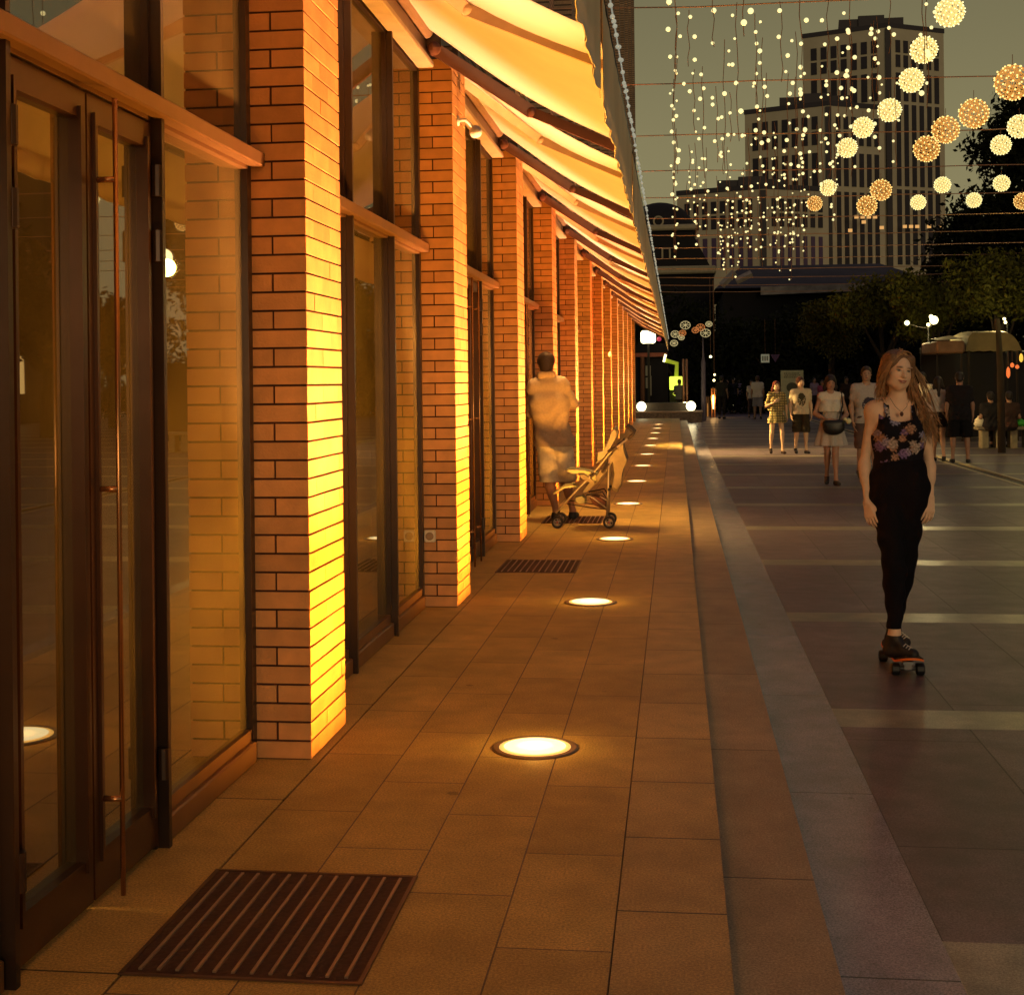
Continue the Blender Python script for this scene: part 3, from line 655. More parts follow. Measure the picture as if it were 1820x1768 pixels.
def net(f, lo, h):
    s = f < 0
    c = np.zeros(np.array(f.shape) - 1, np.int8)
    OFF = [(i, j, k) for i in (0, 1) for j in (0, 1) for k in (0, 1)]
    nx, ny, nz = c.shape
    for i, j, k in OFF: c += s[i:nx + i, j:ny + j, k:nz + k]
    act = (c > 0) & (c < 8); I = np.argwhere(act); idx = np.full(c.shape, -1, np.int64); idx[act] = np.arange(len(I))
    acc = np.zeros((len(I), 3)); w = np.zeros(len(I))
    for a in range(8):
        for b in range(a + 1, 8):
            A, B = np.array(OFF[a]), np.array(OFF[b])
            if np.abs(A - B).sum() != 1: continue
            fa = f[tuple((I + A).T)]; fb = f[tuple((I + B).T)]; m = (fa < 0) != (fb < 0)
            t = fa[m] / (fa[m] - fb[m]); acc[m] += A + t[:, None] * (B - A); w[m] += 1
    V = lo + h * (I + acc / np.maximum(w, 1)[:, None]); Q = []
    for d in range(3):
        e = [0, 0, 0]; e[d] = 1; u, v = (d + 1) % 3, (d + 2) % 3
        sh = f.shape; a = s[:sh[0] - e[0], :sh[1] - e[1], :sh[2] - e[2]]; b = s[e[0]:, e[1]:, e[2]:]
        P = np.argwhere(a != b); P = P[(P[:, u] > 0) & (P[:, v] > 0) & (P[:, u] < sh[u] - 1) & (P[:, v] < sh[v] - 1)]
        U = np.zeros(3, int); U[u] = 1; W = np.zeros(3, int); W[v] = 1
        q = np.stack([idx[tuple((P - U - W).T)], idx[tuple((P - W).T)], idx[tuple(P.T)], idx[tuple((P - U).T)]], 1)
        ins = s[tuple(P.T)]; q[~ins] = q[~ins][:, ::-1]; Q.append(q)
    Q = np.concatenate(Q); Q = Q[(Q >= 0).all(1)]
    return V, Q
def np_mesh(name, V, Q, m, parent, paint=None, col=None):
    me = bpy.data.meshes.new(name); me.vertices.add(len(V)); me.vertices.foreach_set('co', V.astype(np.float32).ravel())
    me.loops.add(Q.size); me.loops.foreach_set('vertex_index', Q.astype(np.int32).ravel())
    me.polygons.add(len(Q)); me.polygons.foreach_set('loop_start', np.arange(0, Q.size, 4, dtype=np.int32)); me.polygons.foreach_set('loop_total', np.full(len(Q), 4, np.int32))
    me.update(calc_edges=True); me.polygons.foreach_set('use_smooth', [True] * len(Q)); me.materials.append(m)
    if paint is not None or col is not None:
        c = np.ones((len(V), 4), np.float32); c[:, :3] = col if col is not None else 1
        if paint is not None: paint(V, c)
        a = me.color_attributes.new('Col', 'FLOAT_COLOR', 'POINT'); a.data.foreach_set('color', c.ravel())
    o = bpy.data.objects.new(name, me); COL.objects.link(o); o.parent = parent; return o

skin_m = mat('skin', rough=.55, attr='Col', var=.06, nscale=25); cloth_m = mat('cloth', rough=.9, attr='Col', var=.10, nscale=45, bump=.12, bscale=16, spec=.1)
hair_m = mat('hair', rough=.5, attr='Col', var=.35, nscale=60, bump=.5, bscale=120); shoe_m = mat('shoe', rough=.6, attr='Col', var=.1)
SKIN = (.6, .4, .28)
def lerp(a, b, t): return a + (b - a) * t
def frame(yaw=0, pitch=0, tilt=0):
    return np.array(Matrix.Rotation(R(yaw), 3, 'Z') @ Matrix.Rotation(R(pitch), 3, 'X') @ Matrix.Rotation(R(tilt), 3, 'Y'))
def skel(sex='m', H=1.75, arms=None, step=0., lean=(0, 0), headrot=(0, 0, 0), stance=.10, turn=0.):
    g = H / 1.75; fm = sex == 'f'; sw = .155 if fm else .18; J = {}
    A = lambda *v: np.array(v, float) * g
    J['g'] = g; J['sex'] = sex; lx, ly = lean
    J['P'] = A(0, 0, .95); J['W'] = A(lx * .3, ly * .3, 1.1); J['C'] = A(lx * .7, ly * .7, 1.27); J['N'] = A(lx, ly + .01, 1.465); J['Hd'] = A(lx * 1.15, ly * 1.2 - .012, 1.632)
    for sd, q in (('L', 1), ('R', -1)):
        J['S' + sd] = A(q * sw + lx * .95, ly * .95, 1.41); J['H' + sd] = A(q * .085, 0, .93)
        st = step * q
        J['K' + sd] = A(q * stance * .9, -.03 - st * .5 - abs(st) * .1, .5); J['A' + sd] = A(q * stance, .02 - st, .085 + (.05 if st < -.05 else 0)); J['T' + sd] = A(q * (stance + .02), -.13 - st, .03)
        J['E' + sd] = A(q * (sw + .05) + lx * .9, .03 + ly * .8, 1.13); J['Wr' + sd] = A(q * (sw + .06) + lx * .8, -.05 + st * .5, .89); J['F' + sd] = A(q * (sw + .05) + lx * .8, -.08 + st * .5, .80)
    J['MH'] = frame(*headrot)
    if arms:
        for k, v in arms.items(): J[k] = A(*v)
    return J
def ax_of(J):
    ux = J['SL'] - J['SR']; ux = ux / np.linalg.norm(ux); uz = J['N'] - J['W']; uz = uz / np.linalg.norm(uz); uy = np.cross(uz, ux); return ux, uy, uz   # uy points to the back
def torso(s, J, off=0., k=.06):
    g = J['g']; fm = J['sex'] == 'f'; ux, uy, uz = ax_of(J); hx = (J['HL'] - J['HR']); hx = hx / np.linalg.norm(hx)
    o = off
    pr, pw = (.1, .06) if fm else (.098, .068)
    s.cap(J['P'] - hx * pw * g, J['P'] + hx * pw * g, pr * g + o, k=k)
    wr, ww = (.082, .045) if fm else (.092, .06)
    s.cap(J['W'] - ux * ww * g, J['W'] + ux * ww * g, wr * g + o, k=k)
    cr, cw = (.09, .055) if fm else (.105, .078)
    for A_, B_, r_, w_ in ((J['P'], J['W'], (pr + wr) / 2, (pw + ww) / 2), (J['W'], J['C'], (wr + cr) / 2, (ww + cw) / 2)):
        m_ = lerp(A_, B_, .5); s.cap(m_ - ux * w_ * g, m_ + ux * w_ * g, r_ * g + o, k=.03)
    s.cap(J['C'] - ux * cw * g, J['C'] + ux * cw * g, cr * g + o, k=k)
    s.cap(lerp(J['SR'], J['C'], .1), lerp(J['SL'], J['C'], .1), (.052 if fm else .062) * g + o, k=k)
    if fm:
        for q in (-1, 1): s.ell(J['C'] + (ux * q * .065 - uy * .072 + uz * .005) * g, np.array([.052, .05, .055]) * g + o, k=.03)
    for q in (-1, 1): s.ell(J['P'] + (hx * q * .06 + np.array([0, .045, -.03])) * g, np.array([.078, .078, .09]) * g + o, k=.04)
def neck(s, J, off=0.):
    g = J['g']; fm = J['sex'] == 'f'; r = (.048 if fm else .057) * g
    s.cap(J['N'] - [0, 0, .05 * g], lerp(J['N'], J['Hd'], .55) + J['MH'] @ np.array([0, .012, 0]) * g, r + off, r * .95 + off, k=.03)
    for sd in 'LR': s.cap(J['N'] + [0, .01, -.01], lerp(J['N'], J['S' + sd], .85) + [0, .005, .0], .04 * g + off, .045 * g + off, k=.045)
def head(s, J, fine=False):
    g = J['g'] * (.96 if J['sex'] == 'f' else 1.); M = J['MH']; c = J['Hd']
    def W(v): return c + M @ (np.array(v) * g)
    Mi = M
    e = lambda v, r, k=.02, sub=False: s.ell(W(v), np.array(r) * g, k=k, M=Mi, sub=sub)
    e((0, .018, .03), (.073, .093, .08), .03); e((0, -.03, -.02), (.058, .062, .078), .03); e((0, -.05, -.085), (.027, .03, .026), .035)
    for q in (-1, 1):
        e((q * .036, -.055, -.03), (.024, .024, .026), .02); e((q * .045, -.015, -.07), (.018, .04, .022), .03); e((q * .074, .012, -.012), (.009, .018, .03), .008)
        if fine: e((q * .031, -.094, .006), (.0155, .012, .010), .008, True); e((q * .031, -.079, .005), (.0125, .0125, .0125), .003); e((q * .03, -.088, .026), (.022, .008, .006), .008)
        else: e((q * .031, -.1, .004), (.017, .016, .012), .012, True)
    s.cap(W((0, -.086, .008)), W((0, -.107, -.026)), .0075 * g, .0115 * g, k=.012)
    for q in (-1, 1): e((q * .01, -.098, -.03), (.008, .009, .007), .006)
    e((0, -.086, -.054), (.024, .012, .006), .008); e((0, -.084, -.064), (.02, .012, .007), .006)
def arm(s, J, sd, fine=False, off=0., curl=.5):
    g = J['g']; fm = J['sex'] == 'f'; S_, E_, W_, F_ = (J[x + sd] for x in ('S', 'E', 'Wr', 'F')); f_ = J.get('armk', .86) if fm else 1.
    s.ell(S_ - [0, 0, .01], np.array([.05, .05, .055]) * g * f_ + off, k=.05)
    s.cap(S_, E_, .046 * g * f_ + off, .036 * g * f_ + off, k=.03); s.cap(E_, W_, .037 * g * f_ + off, .023 * g * f_ + off, k=.02)
    s.cap(lerp(E_, W_, .12), lerp(E_, W_, .4), .039 * g * f_, .035 * g * f_, k=.03)
    hand(s, J, W_, F_, sd, fine, curl)
def hand(s, J, W_, F_, sd, fine, curl, side=None):
    g = J['g'] * (.93 if J['sex'] == 'f' else 1.); d = F_ - W_; d = d / np.linalg.norm(d)
    sdv = np.array(J.get('hs' + sd, (0, -1, 0)), float); sdv = sdv - d * (sdv @ d); sdv /= np.linalg.norm(sdv)      # towards the thumb
    pn = np.cross(d, sdv); inn = np.array([-1. if sd == 'L' else 1., 0, 0])
    if 'pn' + sd in J: inn = np.array(J['pn' + sd], float)
    if pn @ inn < 0: pn = -pn                                                             # palm side
    for i, q in enumerate((.030, .010, -.010, -.029)):
        kn = W_ + (d * (.088 - .004 * abs(i - 1.2)) + sdv * q) * g; s.cap(W_ + sdv * q * .45 * g, kn, .0125 * g, .0105 * g, k=.012)
        L_ = (.041, .046, .043, .033)[i]; p = kn; dd = d
        for j, (l, r) in enumerate(((1., .0088), (.62, .0078), (.5, .0068))):
            a = curl * (.35, .75, .5)[j] * (1 + .12 * i); dd = dd * math.cos(a) + pn * math.sin(a); dd = dd / np.linalg.norm(dd)
            pn2 = pn - dd * (pn @ dd); n2 = p + (dd * L_ * l + sdv * (.0022 * (1.5 - i))) * g
            s.cap(p, n2, r * g, r * .92 * g, k=.003); p = n2
    a = W_ + (d * .022 + sdv * .022) * g; b = a + (d * .034 + sdv * .024 + pn * .012) * g; c = b + (d * .030 + sdv * .004 + pn * .010) * g
    s.cap(a, b, .014 * g, .0105 * g, k=.012); s.cap(b, c, .0098 * g, .008 * g, k=.004)
def leg(s, J, sd, off=0.):
    g = J['g']; fm = J['sex'] == 'f'; H_, K_, A_, T_ = (J[x + sd] for x in ('H', 'K', 'A', 'T')); f_ = .95 if fm else 1.
    s.cap(H_, K_, .086 * g + off, .05 * g * f_ + off, k=.05); s.cap(K_, A_, .049 * g * f_ + off, .031 * g * f_ + off, k=.03)
    bk = np.array([0, .022 * g, 0]); s.cap(lerp(K_, A_, .12) + bk, lerp(K_, A_, .42) + bk, .046 * g * f_ + off, .038 * g * f_ + off, k=.04)
    if off == 0:
        foot(s, J, sd)
def foot(s, J, sd, off=0., k=.02):
    g = J['g']; A_, T_ = J['A' + sd], J['T' + sd]; d = T_ - A_; dz = d.copy(); dz[2] = 0; dz /= np.linalg.norm(dz); hl = A_ - dz * .03 * g; zb = A_[2] - .055 * g if ('fz' + sd) not in J else J['fz' + sd]
    hl = np.array([hl[0], hl[1], zb]); s.cap(A_, hl, .032 * g + off, .03 * g + off, k=k); tt = np.array([T_[0], T_[1], min(T_[2], 9)])
    sv = np.array([-dz[1], dz[0], 0])
    s.cap(hl, tt, .03 * g + off, .024 * g + off, k=k); s.cap(lerp(hl, tt, .55) + sv * .012 * g, tt + sv * .018 * g - dz * .01, .028 * g + off, .02 * g + off, k=k); s.cap(lerp(A_, hl, .2), lerp(hl, tt, .75), .026 * g + off, .018 * g + off, k=k)
def body(t, J, h, skin=SKIN, fine=False, bare_feet=True, curl=.5):
    s = Sdf(.05); torso(s, J, -.004); neck(s, J)
    for sd in 'LR': leg(s, J, sd)
    for sd in 'LR': arm(s, J, sd, fine, curl=J.get('curl' + sd, curl))
    head(s, J, fine); V, Q = s.mesh(h)
    g = J['g'] * (.96 if J['sex'] == 'f' else 1.); M = J['MH']; c = J['Hd']
    def paint(V, col):
        L = (V - c) @ M / g
        def blob(x, y, z, rx, ry, rz, cc, a=1.):
            d = ((L[:, 0] - x) / rx) ** 2 + ((L[:, 1] - y) / ry) ** 2 + ((L[:, 2] - z) / rz) ** 2; w = np.clip(1.6 * (1 - d), 0, 1)[:, None] * a; col[:, :3] = col[:, :3] * (1 - w) + np.array(cc) * w
        sk = np.array(skin)
        lm = J.get('lip', (.33, .11, .09))
        blob(0, -.1, -.059, .026, .03, .011, lm); 
        if J.get('smile'):
            for q in (-1, 1): blob(q * .021, -.095, -.054, .010, .03, .006, lm, .9)
            blob(0, -.1, -.059, .015, .03, .0035, (.62, .55, .45), .8)
        for q in (-1, 1):
            blob(q * .031, -.09, .005, .0165, .03, .0085, (.06, .035, .03)); blob(q * .031, -.09, .024, .021, .03, .0055, sk * .22, .9); blob(q * .036, -.07, -.03, .02, .03, .016, sk * (1.05, .86, .84), .5)
            if fine: blob(q * .031 + .011, -.09, .003, .0045, .03, .0035, (.55, .5, .45), .8); blob(q * .031 - .011, -.09, .003, .0045, .03, .0035, (.55, .5, .45), .8)
    return np_mesh('body', V, Q, skin_m, t, paint, skin)
def hair_short(t, J, h, col, long_=0., vol=1., name='hair'):
    s = Sdf(.02); g = J['g'] * (.96 if J['sex'] == 'f' else 1.); M = J['MH']; c = J['Hd']
    W = lambda v: c + M @ (np.array(v) * g)
    s.ell(W((0, .022, .037)), np.array([.084, .1, .083]) * g * vol, k=.02, M=M)
    s.ell(W((0, .055, -.03)), np.array([.07, .06, .07]) * g, k=.03, M=M)
    for q in (-1, 1): s.cap(W((q * .072, .0, .02)), W((q * .074, -.006, -.01)), .012 * g, .008 * g, k=.02)
    if long_ > 0:
        for q in (-1, 1): s.cap(W((q * .066, .02, .0)), W((q * .085, .03, -.1)), .032 * g, .034 * g, k=.03); s.cap(W((q * .085, .03, -.1)), W((q * .08, .02, -.12 - long_)), .034 * g, .015 * g, k=.03)
        s.cap(W((0, .07, -.03)), W((0, .075, -.12 - long_)), .055 * g, .03 * g, k=.04, )
    s.ell(W((0, -.095, -.045)), np.array([.062 if long_ == 0 else .055, .085, .098]) * g, k=.01, M=M, sub=True)
    if J.get('side_part'): s.cap(W((.03, -.11, .045)), W((-.03, -.1, .02)), .02, .02, k=.01, sub=True)
    V, Q = s.mesh(h); return np_mesh(name, V, Q, hair_m, t, None, col)
def tshirt(t, J, h, col, hem=.86, sleeve=.55, name='shirt', paint=None, off=.014, neckz=None, open_=.0, sleeves=True, sleeveless=False):
    s = Sdf(.05); g = J['g']; torso(s, J, off)
    s.cap(J['N'] - [0, 0, .03], J['N'] + [0, 0, .0], .06 * g, .055 * g, k=.05)
    for sd in 'LR':
        s.cap(J['N'] + [0, .01, -.02 * g], lerp(J['N'], J['S' + sd], .9), .045 * g, .055 * g, k=.04)
        if sleeves and not sleeveless:
            S_, E_, W_ = J['S' + sd], J['E' + sd], J['Wr' + sd]; f_ = .9 if J['sex'] == 'f' else 1.
            s.cap(S_, lerp(S_, E_, min(1, sleeve)), (.056 * g) * f_, (.058 if sleeve < .9 else .046) * g * f_, k=.04)
            if sleeve > 1: s.cap(E_, lerp(E_, W_, sleeve - 1), .046 * g, .036 * g, k=.03)
    hm = J['P'] + [0, 0, 0]
    s.cap([hm[0] - .07 * g, 0 + hm[1], hem * g + .02], [hm[0] + .07 * g, hm[1], hem * g + .02], .11 * g + off * .8, k=.06)
    s.plane((0, 0, -1), -hem * g); 
    nz = (neckz if neckz else J['N'][2] / g + .005) * g
    s.ell(J['N'] + np.array([0, -.06, .03]) * g, np.array([.06, .06, .05]) * g, k=.01, sub=True)
    s.plane((0, .0, 1), J['N'][2] + .035 * g)
    V, Q = s.mesh(h)
    fr = np.random.RandomState(3)
    V[:, 1] += (.006 * g * np.sin(V[:, 2] * 34 + V[:, 0] * 31 + 2 * np.sin(V[:, 0] * 14)) + .003 * np.sin(V[:, 2] * 75 - V[:, 0] * 48)) * np.clip((J['C'][2] + .05 - V[:, 2]) * 5, 0.15, 1); V[:, 0] += .004 * g * np.sin(V[:, 2] * 55 + V[:, 1] * 30)
    return np_mesh(name, V, Q, cloth_m, t, paint, col)
def shorts(t, J, h, col, frac=.75, flare=.02, name='shorts', top=1.0, off=.012, paint=None, tight=False):
    s = Sdf(.04); g = J['g']; hx = (J['HL'] - J['HR']); hx /= np.linalg.norm(hx)
    s.cap(J['P'] - hx * .062 * g, J['P'] + hx * .062 * g, .1 * g + off, k=.05)
    for q in (-1, 1): s.ell(J['P'] + (hx * q * .06 + np.array([0, .045, -.03])) * g, np.array([.078, .078, .09]) * g + off, k=.04)
    s.cap(lerp(J['P'], J['W'], .85) - hx * .045 * g, lerp(J['P'], J['W'], .85) + hx * .045 * g, .083 * g + off, k=.05)
    s.cap(lerp(J['P'], J['W'], .4) - hx * .06 * g, lerp(J['P'], J['W'], .4) + hx * .06 * g, .09 * g + off, k=.05)
    for sd in 'LR':
        H_, K_, A_ = J['H' + sd], J['K' + sd], J['A' + sd]; f1 = min(frac, 1)
        e = .088 + (.053 - .088) * f1 if tight else .088 + (.062 - .088) * f1
        s.cap(H_, lerp(H_, K_, f1), (.09 if tight else .084) * g + off, e * g + off + (flare if not tight else 0), k=.012 if not tight else .03)
        if frac > 1:
            kk = lerp(K_, A_, frac - 1); s.cap(K_, kk, .05 * g + off, (.05 - .018 * (frac - 1)) * g + off, k=.03)
            bk = np.array([0, .022 * g, 0]); s.cap(lerp(K_, A_, .12) + bk, lerp(K_, A_, .42) + bk, .047 * g + off, .039 * g + off, k=.04)
    s.plane((0, 0, 1), top * g)
    if frac <= 1: s.plane((0, 0, -1), -(max(lerp(J['HL'], J['KL'], frac)[2], lerp(J['HR'], J['KR'], frac)[2]) - .03 * g))
    else: s.plane((0, 0, -1), -(min(lerp(J['KL'], J['AL'], frac - 1)[2], lerp(J['KR'], J['AR'], frac - 1)[2])))
    V, Q = s.mesh(h); V[:, 0] += .005 * np.sin(V[:, 2] * 50 + V[:, 1] * 25); V[:, 1] += (0 if tight else .004) * np.sin(V[:, 2] * 28 + V[:, 0] * 40)
    return np_mesh(name, V, Q, cloth_m, t, paint, col)
def skirt(t, J, h, col, z0, z1, r0, r1, name='skirt', paint=None, folds=9, amp=.012):
    s = Sdf(.02); g = J['g']; c = J['P']
    s.cap([c[0], c[1], z0 * g], [c[0], c[1], z1 * g], r0 * g, r1 * g, flat=.78); s.plane((0, 0, 1), z0 * g); s.plane((0, 0, -1), -z1 * g); V, Q = s.mesh(h)
    a = np.arctan2(V[:, 1] - c[1], V[:, 0] - c[0]); w = np.clip((z0 * g - V[:, 2]) / ((z0 - z1) * g), 0, 1); k_ = 1 + amp * 8 * w * np.sin(a * folds + 1)
    V[:, 0] = c[0] + (V[:, 0] - c[0]) * k_; V[:, 1] = c[1] + (V[:, 1] - c[1]) * k_
    return np_mesh(name, V, Q, cloth_m, t, paint, col)
def shoes(t, J, h, col, high=.0, which='LR', nm='shoe'):
    for sd in which:
        s = Sdf(.015); foot(s, J, sd, .007, .015); s.plane((0, 0, 1), J['A' + sd][2] - .012 + high)
        V, Q = s.mesh(h); o = np_mesh(nm, V, Q, shoe_m, t, None, col)
def person(name, label, loc, rz, group=None):
    t = thing('person', label, 'person', loc, group); t.rotation_euler = (0, 0, rz); return t

# ---------------------------------------------------------------- the woman on the skateboard
YW_ = 7.9; wb = onz(1603, 1190, ZP); WX = 1.255
tw = person('person', 'long haired young woman in a floral top and black leggings riding a skateboard', (WX, YW_, ZP), 0)
def wp(px, py, dy=0.):
    v = ony(px, py, YW_ + dy); return np.array([v[0] - WX, dy, v[2] - ZP])
J = dict(g=1.0, sex='f')
J['P'] = wp(1598, 872); J['W'] = wp(1597, 815); J['C'] = wp(1596, 765); J['N'] = wp(1597, 712, .01); J['Hd'] = wp(1595, 658, -.012)
J['MH'] = frame(17, 6, 7)
J['SR'] = wp(1552, 729); J['SL'] = wp(1641, 731); J['ER'] = wp(1536, 822, .03); J['EL'] = wp(1652, 826, .03)
J['WrR'] = wp(1541, 893, -.02); J['WrL'] = wp(1654, 884, .0); J['FR'] = wp(1546, 915, -.04); J['FL'] = wp(1652, 905, -.02)
J['hsR'] = (.8, -.7, 0); J['hsL'] = (-.9, -.5, 0); J['pnR'] = (.7, .7, 0); J['pnL'] = (-.6, .7, 0); J['curlR'] = .75; J['curlL'] = .7
J['HR'] = wp(1577, 884); J['HL'] = wp(1617, 884)
J['KR'] = wp(1590, 1012, -.06); J['KL'] = wp(1607, 1008, .08); J['AR'] = wp(1590, 1124, -.1); J['AL'] = wp(1590, 1105, .24)
DK = .098
J['TR'] = np.array([wp(1622, 1124, -.16)[0], -.17, DK + .028]); J['TL'] = np.array([wp(1606, 1105, .2)[0], .17, DK + .028])
J['fzR'] = J['fzL'] = DK + .033; J['smile'] = 1; J['lip'] = (.40, .09, .07); J['armk'] = .76
body(tw, J, .0048, (.88, .57, .38), fine=True)
def floral(V, c):
    # large pale roses scattered on black cloth: a print in the fabric
    rg = np.random.RandomState(4); n = 90
    cen = np.stack([rg.uniform(-.17, .17, n), rg.choice([-.1, .1], n), rg.uniform(J['W'][2] - .04, J['N'][2] - .02, n)], 1)
    for q in range(n):
        hue = [(.62, .36, .25), (.5, .44, .62), (.7, .55, .48), (.33, .22, .5)][q % 4]; r_ = rg.uniform(.02, .042)
        d = np.sqrt((V[:, 0] - cen[q, 0]) ** 2 + (V[:, 2] - cen[q, 2]) ** 2); a = np.arctan2(V[:, 2] - cen[q, 2], V[:, 0] - cen[q, 0])
        m = ((V[:, 1] < 0) == (cen[q, 1] < 0)) & (d < r_ * (.7 + .12 * np.cos(6 * a + q) + .2 * np.sin(V[:, 0] * 310 + q) * np.sin(V[:, 2] * 270)))
        sh = .25 + .75 * np.abs(np.cos(d / r_ * 6 + 1.5 * a + q)) * (.7 + .3 * np.sin(V[:, 0] * 190) * np.sin(V[:, 2] * 230)); c[m, :3] = np.array(hue) * sh[m, None]
s = Sdf(.05); torso(s, J, .008)
for sd in 'LR':
    q = 1 if sd == 'L' else -1
    s.cap(lerp(J['N'], J['S' + sd], .66) + [0, -.045, .012], J['C'] + [q * .075, -.09, .04], .011, .013, k=.01); s.cap(lerp(J['N'], J['S' + sd], .66) + [0, -.045, .012], lerp(J['N'], J['S' + sd], .66) + [0, .03, .018], .011, k=.01)
    s.cap(lerp(J['N'], J['S' + sd], .66) + [0, .03, .018], J['C'] + [q * .07, .08, .06], .011, k=.01)
    s.ell(J['S' + sd] + [q * .03, 0, -.05], (.05, .2, .085), k=.02, sub=True)
V_, Q_ = s.mesh(.005)
# cut below the scooped neckline (keep the straps) and at the hem
def clipq(V, Q, keep):
    k_ = keep(V); Q = Q[k_[Q].all(1)]; u, inv = np.unique(Q, return_inverse=True); return V[u], inv.reshape(Q.shape)
nz_ = wp(1597, 748)[2]
def keep(V):
    line = nz_ + 1.6 * (V[:, 0] - J['C'][0]) ** 2 * 2.2 + np.where(V[:, 1] > 0, .06, 0)
    strap = np.abs(np.abs(V[:, 0] - J['N'][0]) - (.075 + .0 * V[:, 0])) < .017
    return ((V[:, 2] < line) | (strap & (V[:, 2] < J['S' + 'L'][2] + .07))) & (V[:, 2] > wp(1597, 828)[2])
V_, Q_ = clipq(V_, Q_, keep)
ft = np_mesh('top', V_, Q_, cloth_m, tw, floral, (.012, .011, .016)); ft['label'] = 'black top printed with pale flowers'
shorts(tw, J, .006, (.008, .007, .010), frac=1.93, tight=True, name='leggings', top=wp(1597, 812)[2], off=.008)
shoes(tw, J, .005, (.012, .011, .012), high=.0)
for sd in 'LR':
    b = MB(); A_, T_ = J['A' + sd], J['T' + sd]; d = T_ - A_; d[2] = 0; d = d / np.linalg.norm(d); sv = np.array([-d[1], d[0], 0])
    for q in range(4):
        c = A_ + d * (.05 + .016 * q); c[2] = J['fzR'] + .05 - .007 * q
        b.tube([tuple(c - sv * .022 + [0, 0, -.006]), tuple(c + [0, 0, .004]), tuple(c + sv * .022 + [0, 0, -.006])], .0032, 5)
    o = b.build('laces', mat('laces', (.55, .5, .42), .7), None); o.parent = tw
# pendant
b = MB(); pc = wp(1597, 735); pc[1] = -.108; b.ball(tuple(pc), .012, 8, 6, sc=(.9, .5, 1.1)); pts = [(pc[0] - .055, -.055, pc[2] + .09), (pc[0] - .03, -.09, pc[2] + .04), tuple(pc + [0, 0, .01]), (pc[0] + .03, -.09, pc[2] + .04), (pc[0] + .055, -.055, pc[2] + .09)]
b.tube(pts, .0012, 5); o = b.build('necklace', mat('pendant', (.09, .04, .03), .4, metal=.5), None); o.parent = tw
# long hair: a cap plus swept strands
hs = Sdf(.02); g_ = .96; M_ = J['MH']; Wh = lambda v: J['Hd'] + M_ @ (np.array(v) * g_)
hs.ell(Wh((0, .026, .036)), np.array([.086, .1, .084]), k=.02, M=M_); hs.ell(Wh((0, .06, -.04)), (.078, .06, .09), k=.03)
for q in (-1, 1): hs.cap(Wh((q * .06, -.03, .075)), Wh((q * .082, -.005, .0)), .024, .026, k=.02)
hs.cap(Wh((-.082, -.005, .0)), Wh((-.088, .02, -.1)), .026, .02, k=.02); hs.cap(Wh((.08, .0, .0)), Wh((.085, .03, -.09)), .028, .036, k=.02)
hs.ell(Wh((.008, -.1, -.03)), (.058, .085, .121), k=.01, M=M_, sub=True)
V_, Q_ = hs.mesh(.005); HC = (.20, .10, .045)
hr = np_mesh('hair', V_, Q_, hair_m, tw, None, HC)
st = MB(); rg = random.Random(9)
def bez(P, n=12):
    P = [np.array(p) for p in P]; out = []
    for i in range(n + 1):
        t_ = i / n; Q = P
        while len(Q) > 1: Q = [lerp(Q[k], Q[k + 1], t_) for k in range(len(Q) - 1)]
        out.append(Q[0])
    return out
def strand(P, jit, r0=.0035, r1=.0012):
    j1 = np.array([rg.gauss(0, jit) for _ in range(3)]); 
    pts = bez([p + j1 * (i / len(P)) ** 1. + np.array([rg.gauss(0, jit * .25) for _ in range(3)]) for i, p in enumerate(P)], 14)
    rr = [r0 + (r1 - r0) * (i / 14) for i in range(15)]; st.tube([tuple(p) for p in pts], rr, 5)
for i in range(150):   # big lock blown to her left shoulder
    a0 = rg.uniform(-.5, 1.); start = Wh((.05 + .035 * abs(a0), .03 + .05 * rg.random(), .09 - .10 * abs(a0)))
    en = wp(rg.uniform(1640, 1672), rg.uniform(735, 785), rg.uniform(-.08, .0))
    strand([start, Wh((.115, .03, -.03)), wp(rg.uniform(1612, 1640), rg.uniform(700, 722), -.05), wp(rg.uniform(1636, 1655), rg.uniform(722, 750), -.09), en], .02)
for i in range(26):   # flying wisps
    strand([Wh((.06, .02, .07)), Wh((.13, .03, .02)), wp(rg.uniform(1640, 1652), rg.uniform(672, 690), .02), wp(rg.uniform(1645, 1662), rg.uniform(700, 730), .0), wp(rg.uniform(1655, 1672), rg.uniform(740, 790), -.02)], .02, .0022, .0008)
for i in range(120):   # locks framing the face on the other side
    strand([Wh((-.01, -.045, .105)), Wh((-.085, -.06, .06)), Wh((-.095, -.03, -.02)), wp(rg.uniform(1554, 1566), 690, -.02), wp(rg.uniform(1556, 1574), rg.uniform(695, 712), -.06 + rg.uniform(-.02, .06))], .012)
for i in range(90):
    strand([Wh((.0, -.04, .108)), Wh((.075, -.05, .07)), Wh((.09, -.02, -.02)), Wh((.095, .0, -.09)), wp(rg.uniform(1612, 1630), rg.uniform(700, 722), -.03)], .010)
for i in range(330):   # combed over the crown from the parting
    ph = rg.uniform(-1.25, 2.6) if i % 2 else rg.uniform(.3, 4.4); rr_ = rg.uniform(1.0, 1.05); a_ = (.018, -.05 + .1 * rg.random(), .117); sx = math.cos(ph); sy = math.sin(ph)
    if sy < -.45 and abs(sx) < .9: continue
    strand([Wh(a_), Wh((a_[0] + sx * .055, a_[1] + (sy * .05), .122)), Wh((sx * .092 * rr_, .022 + sy * .108 * rr_, .055)), Wh((sx * .092 * rr_, .025 + sy * .11 * rr_, -.02)), Wh((sx * .092, .03 + sy * .1, -.08))], .004, .0032, .002)
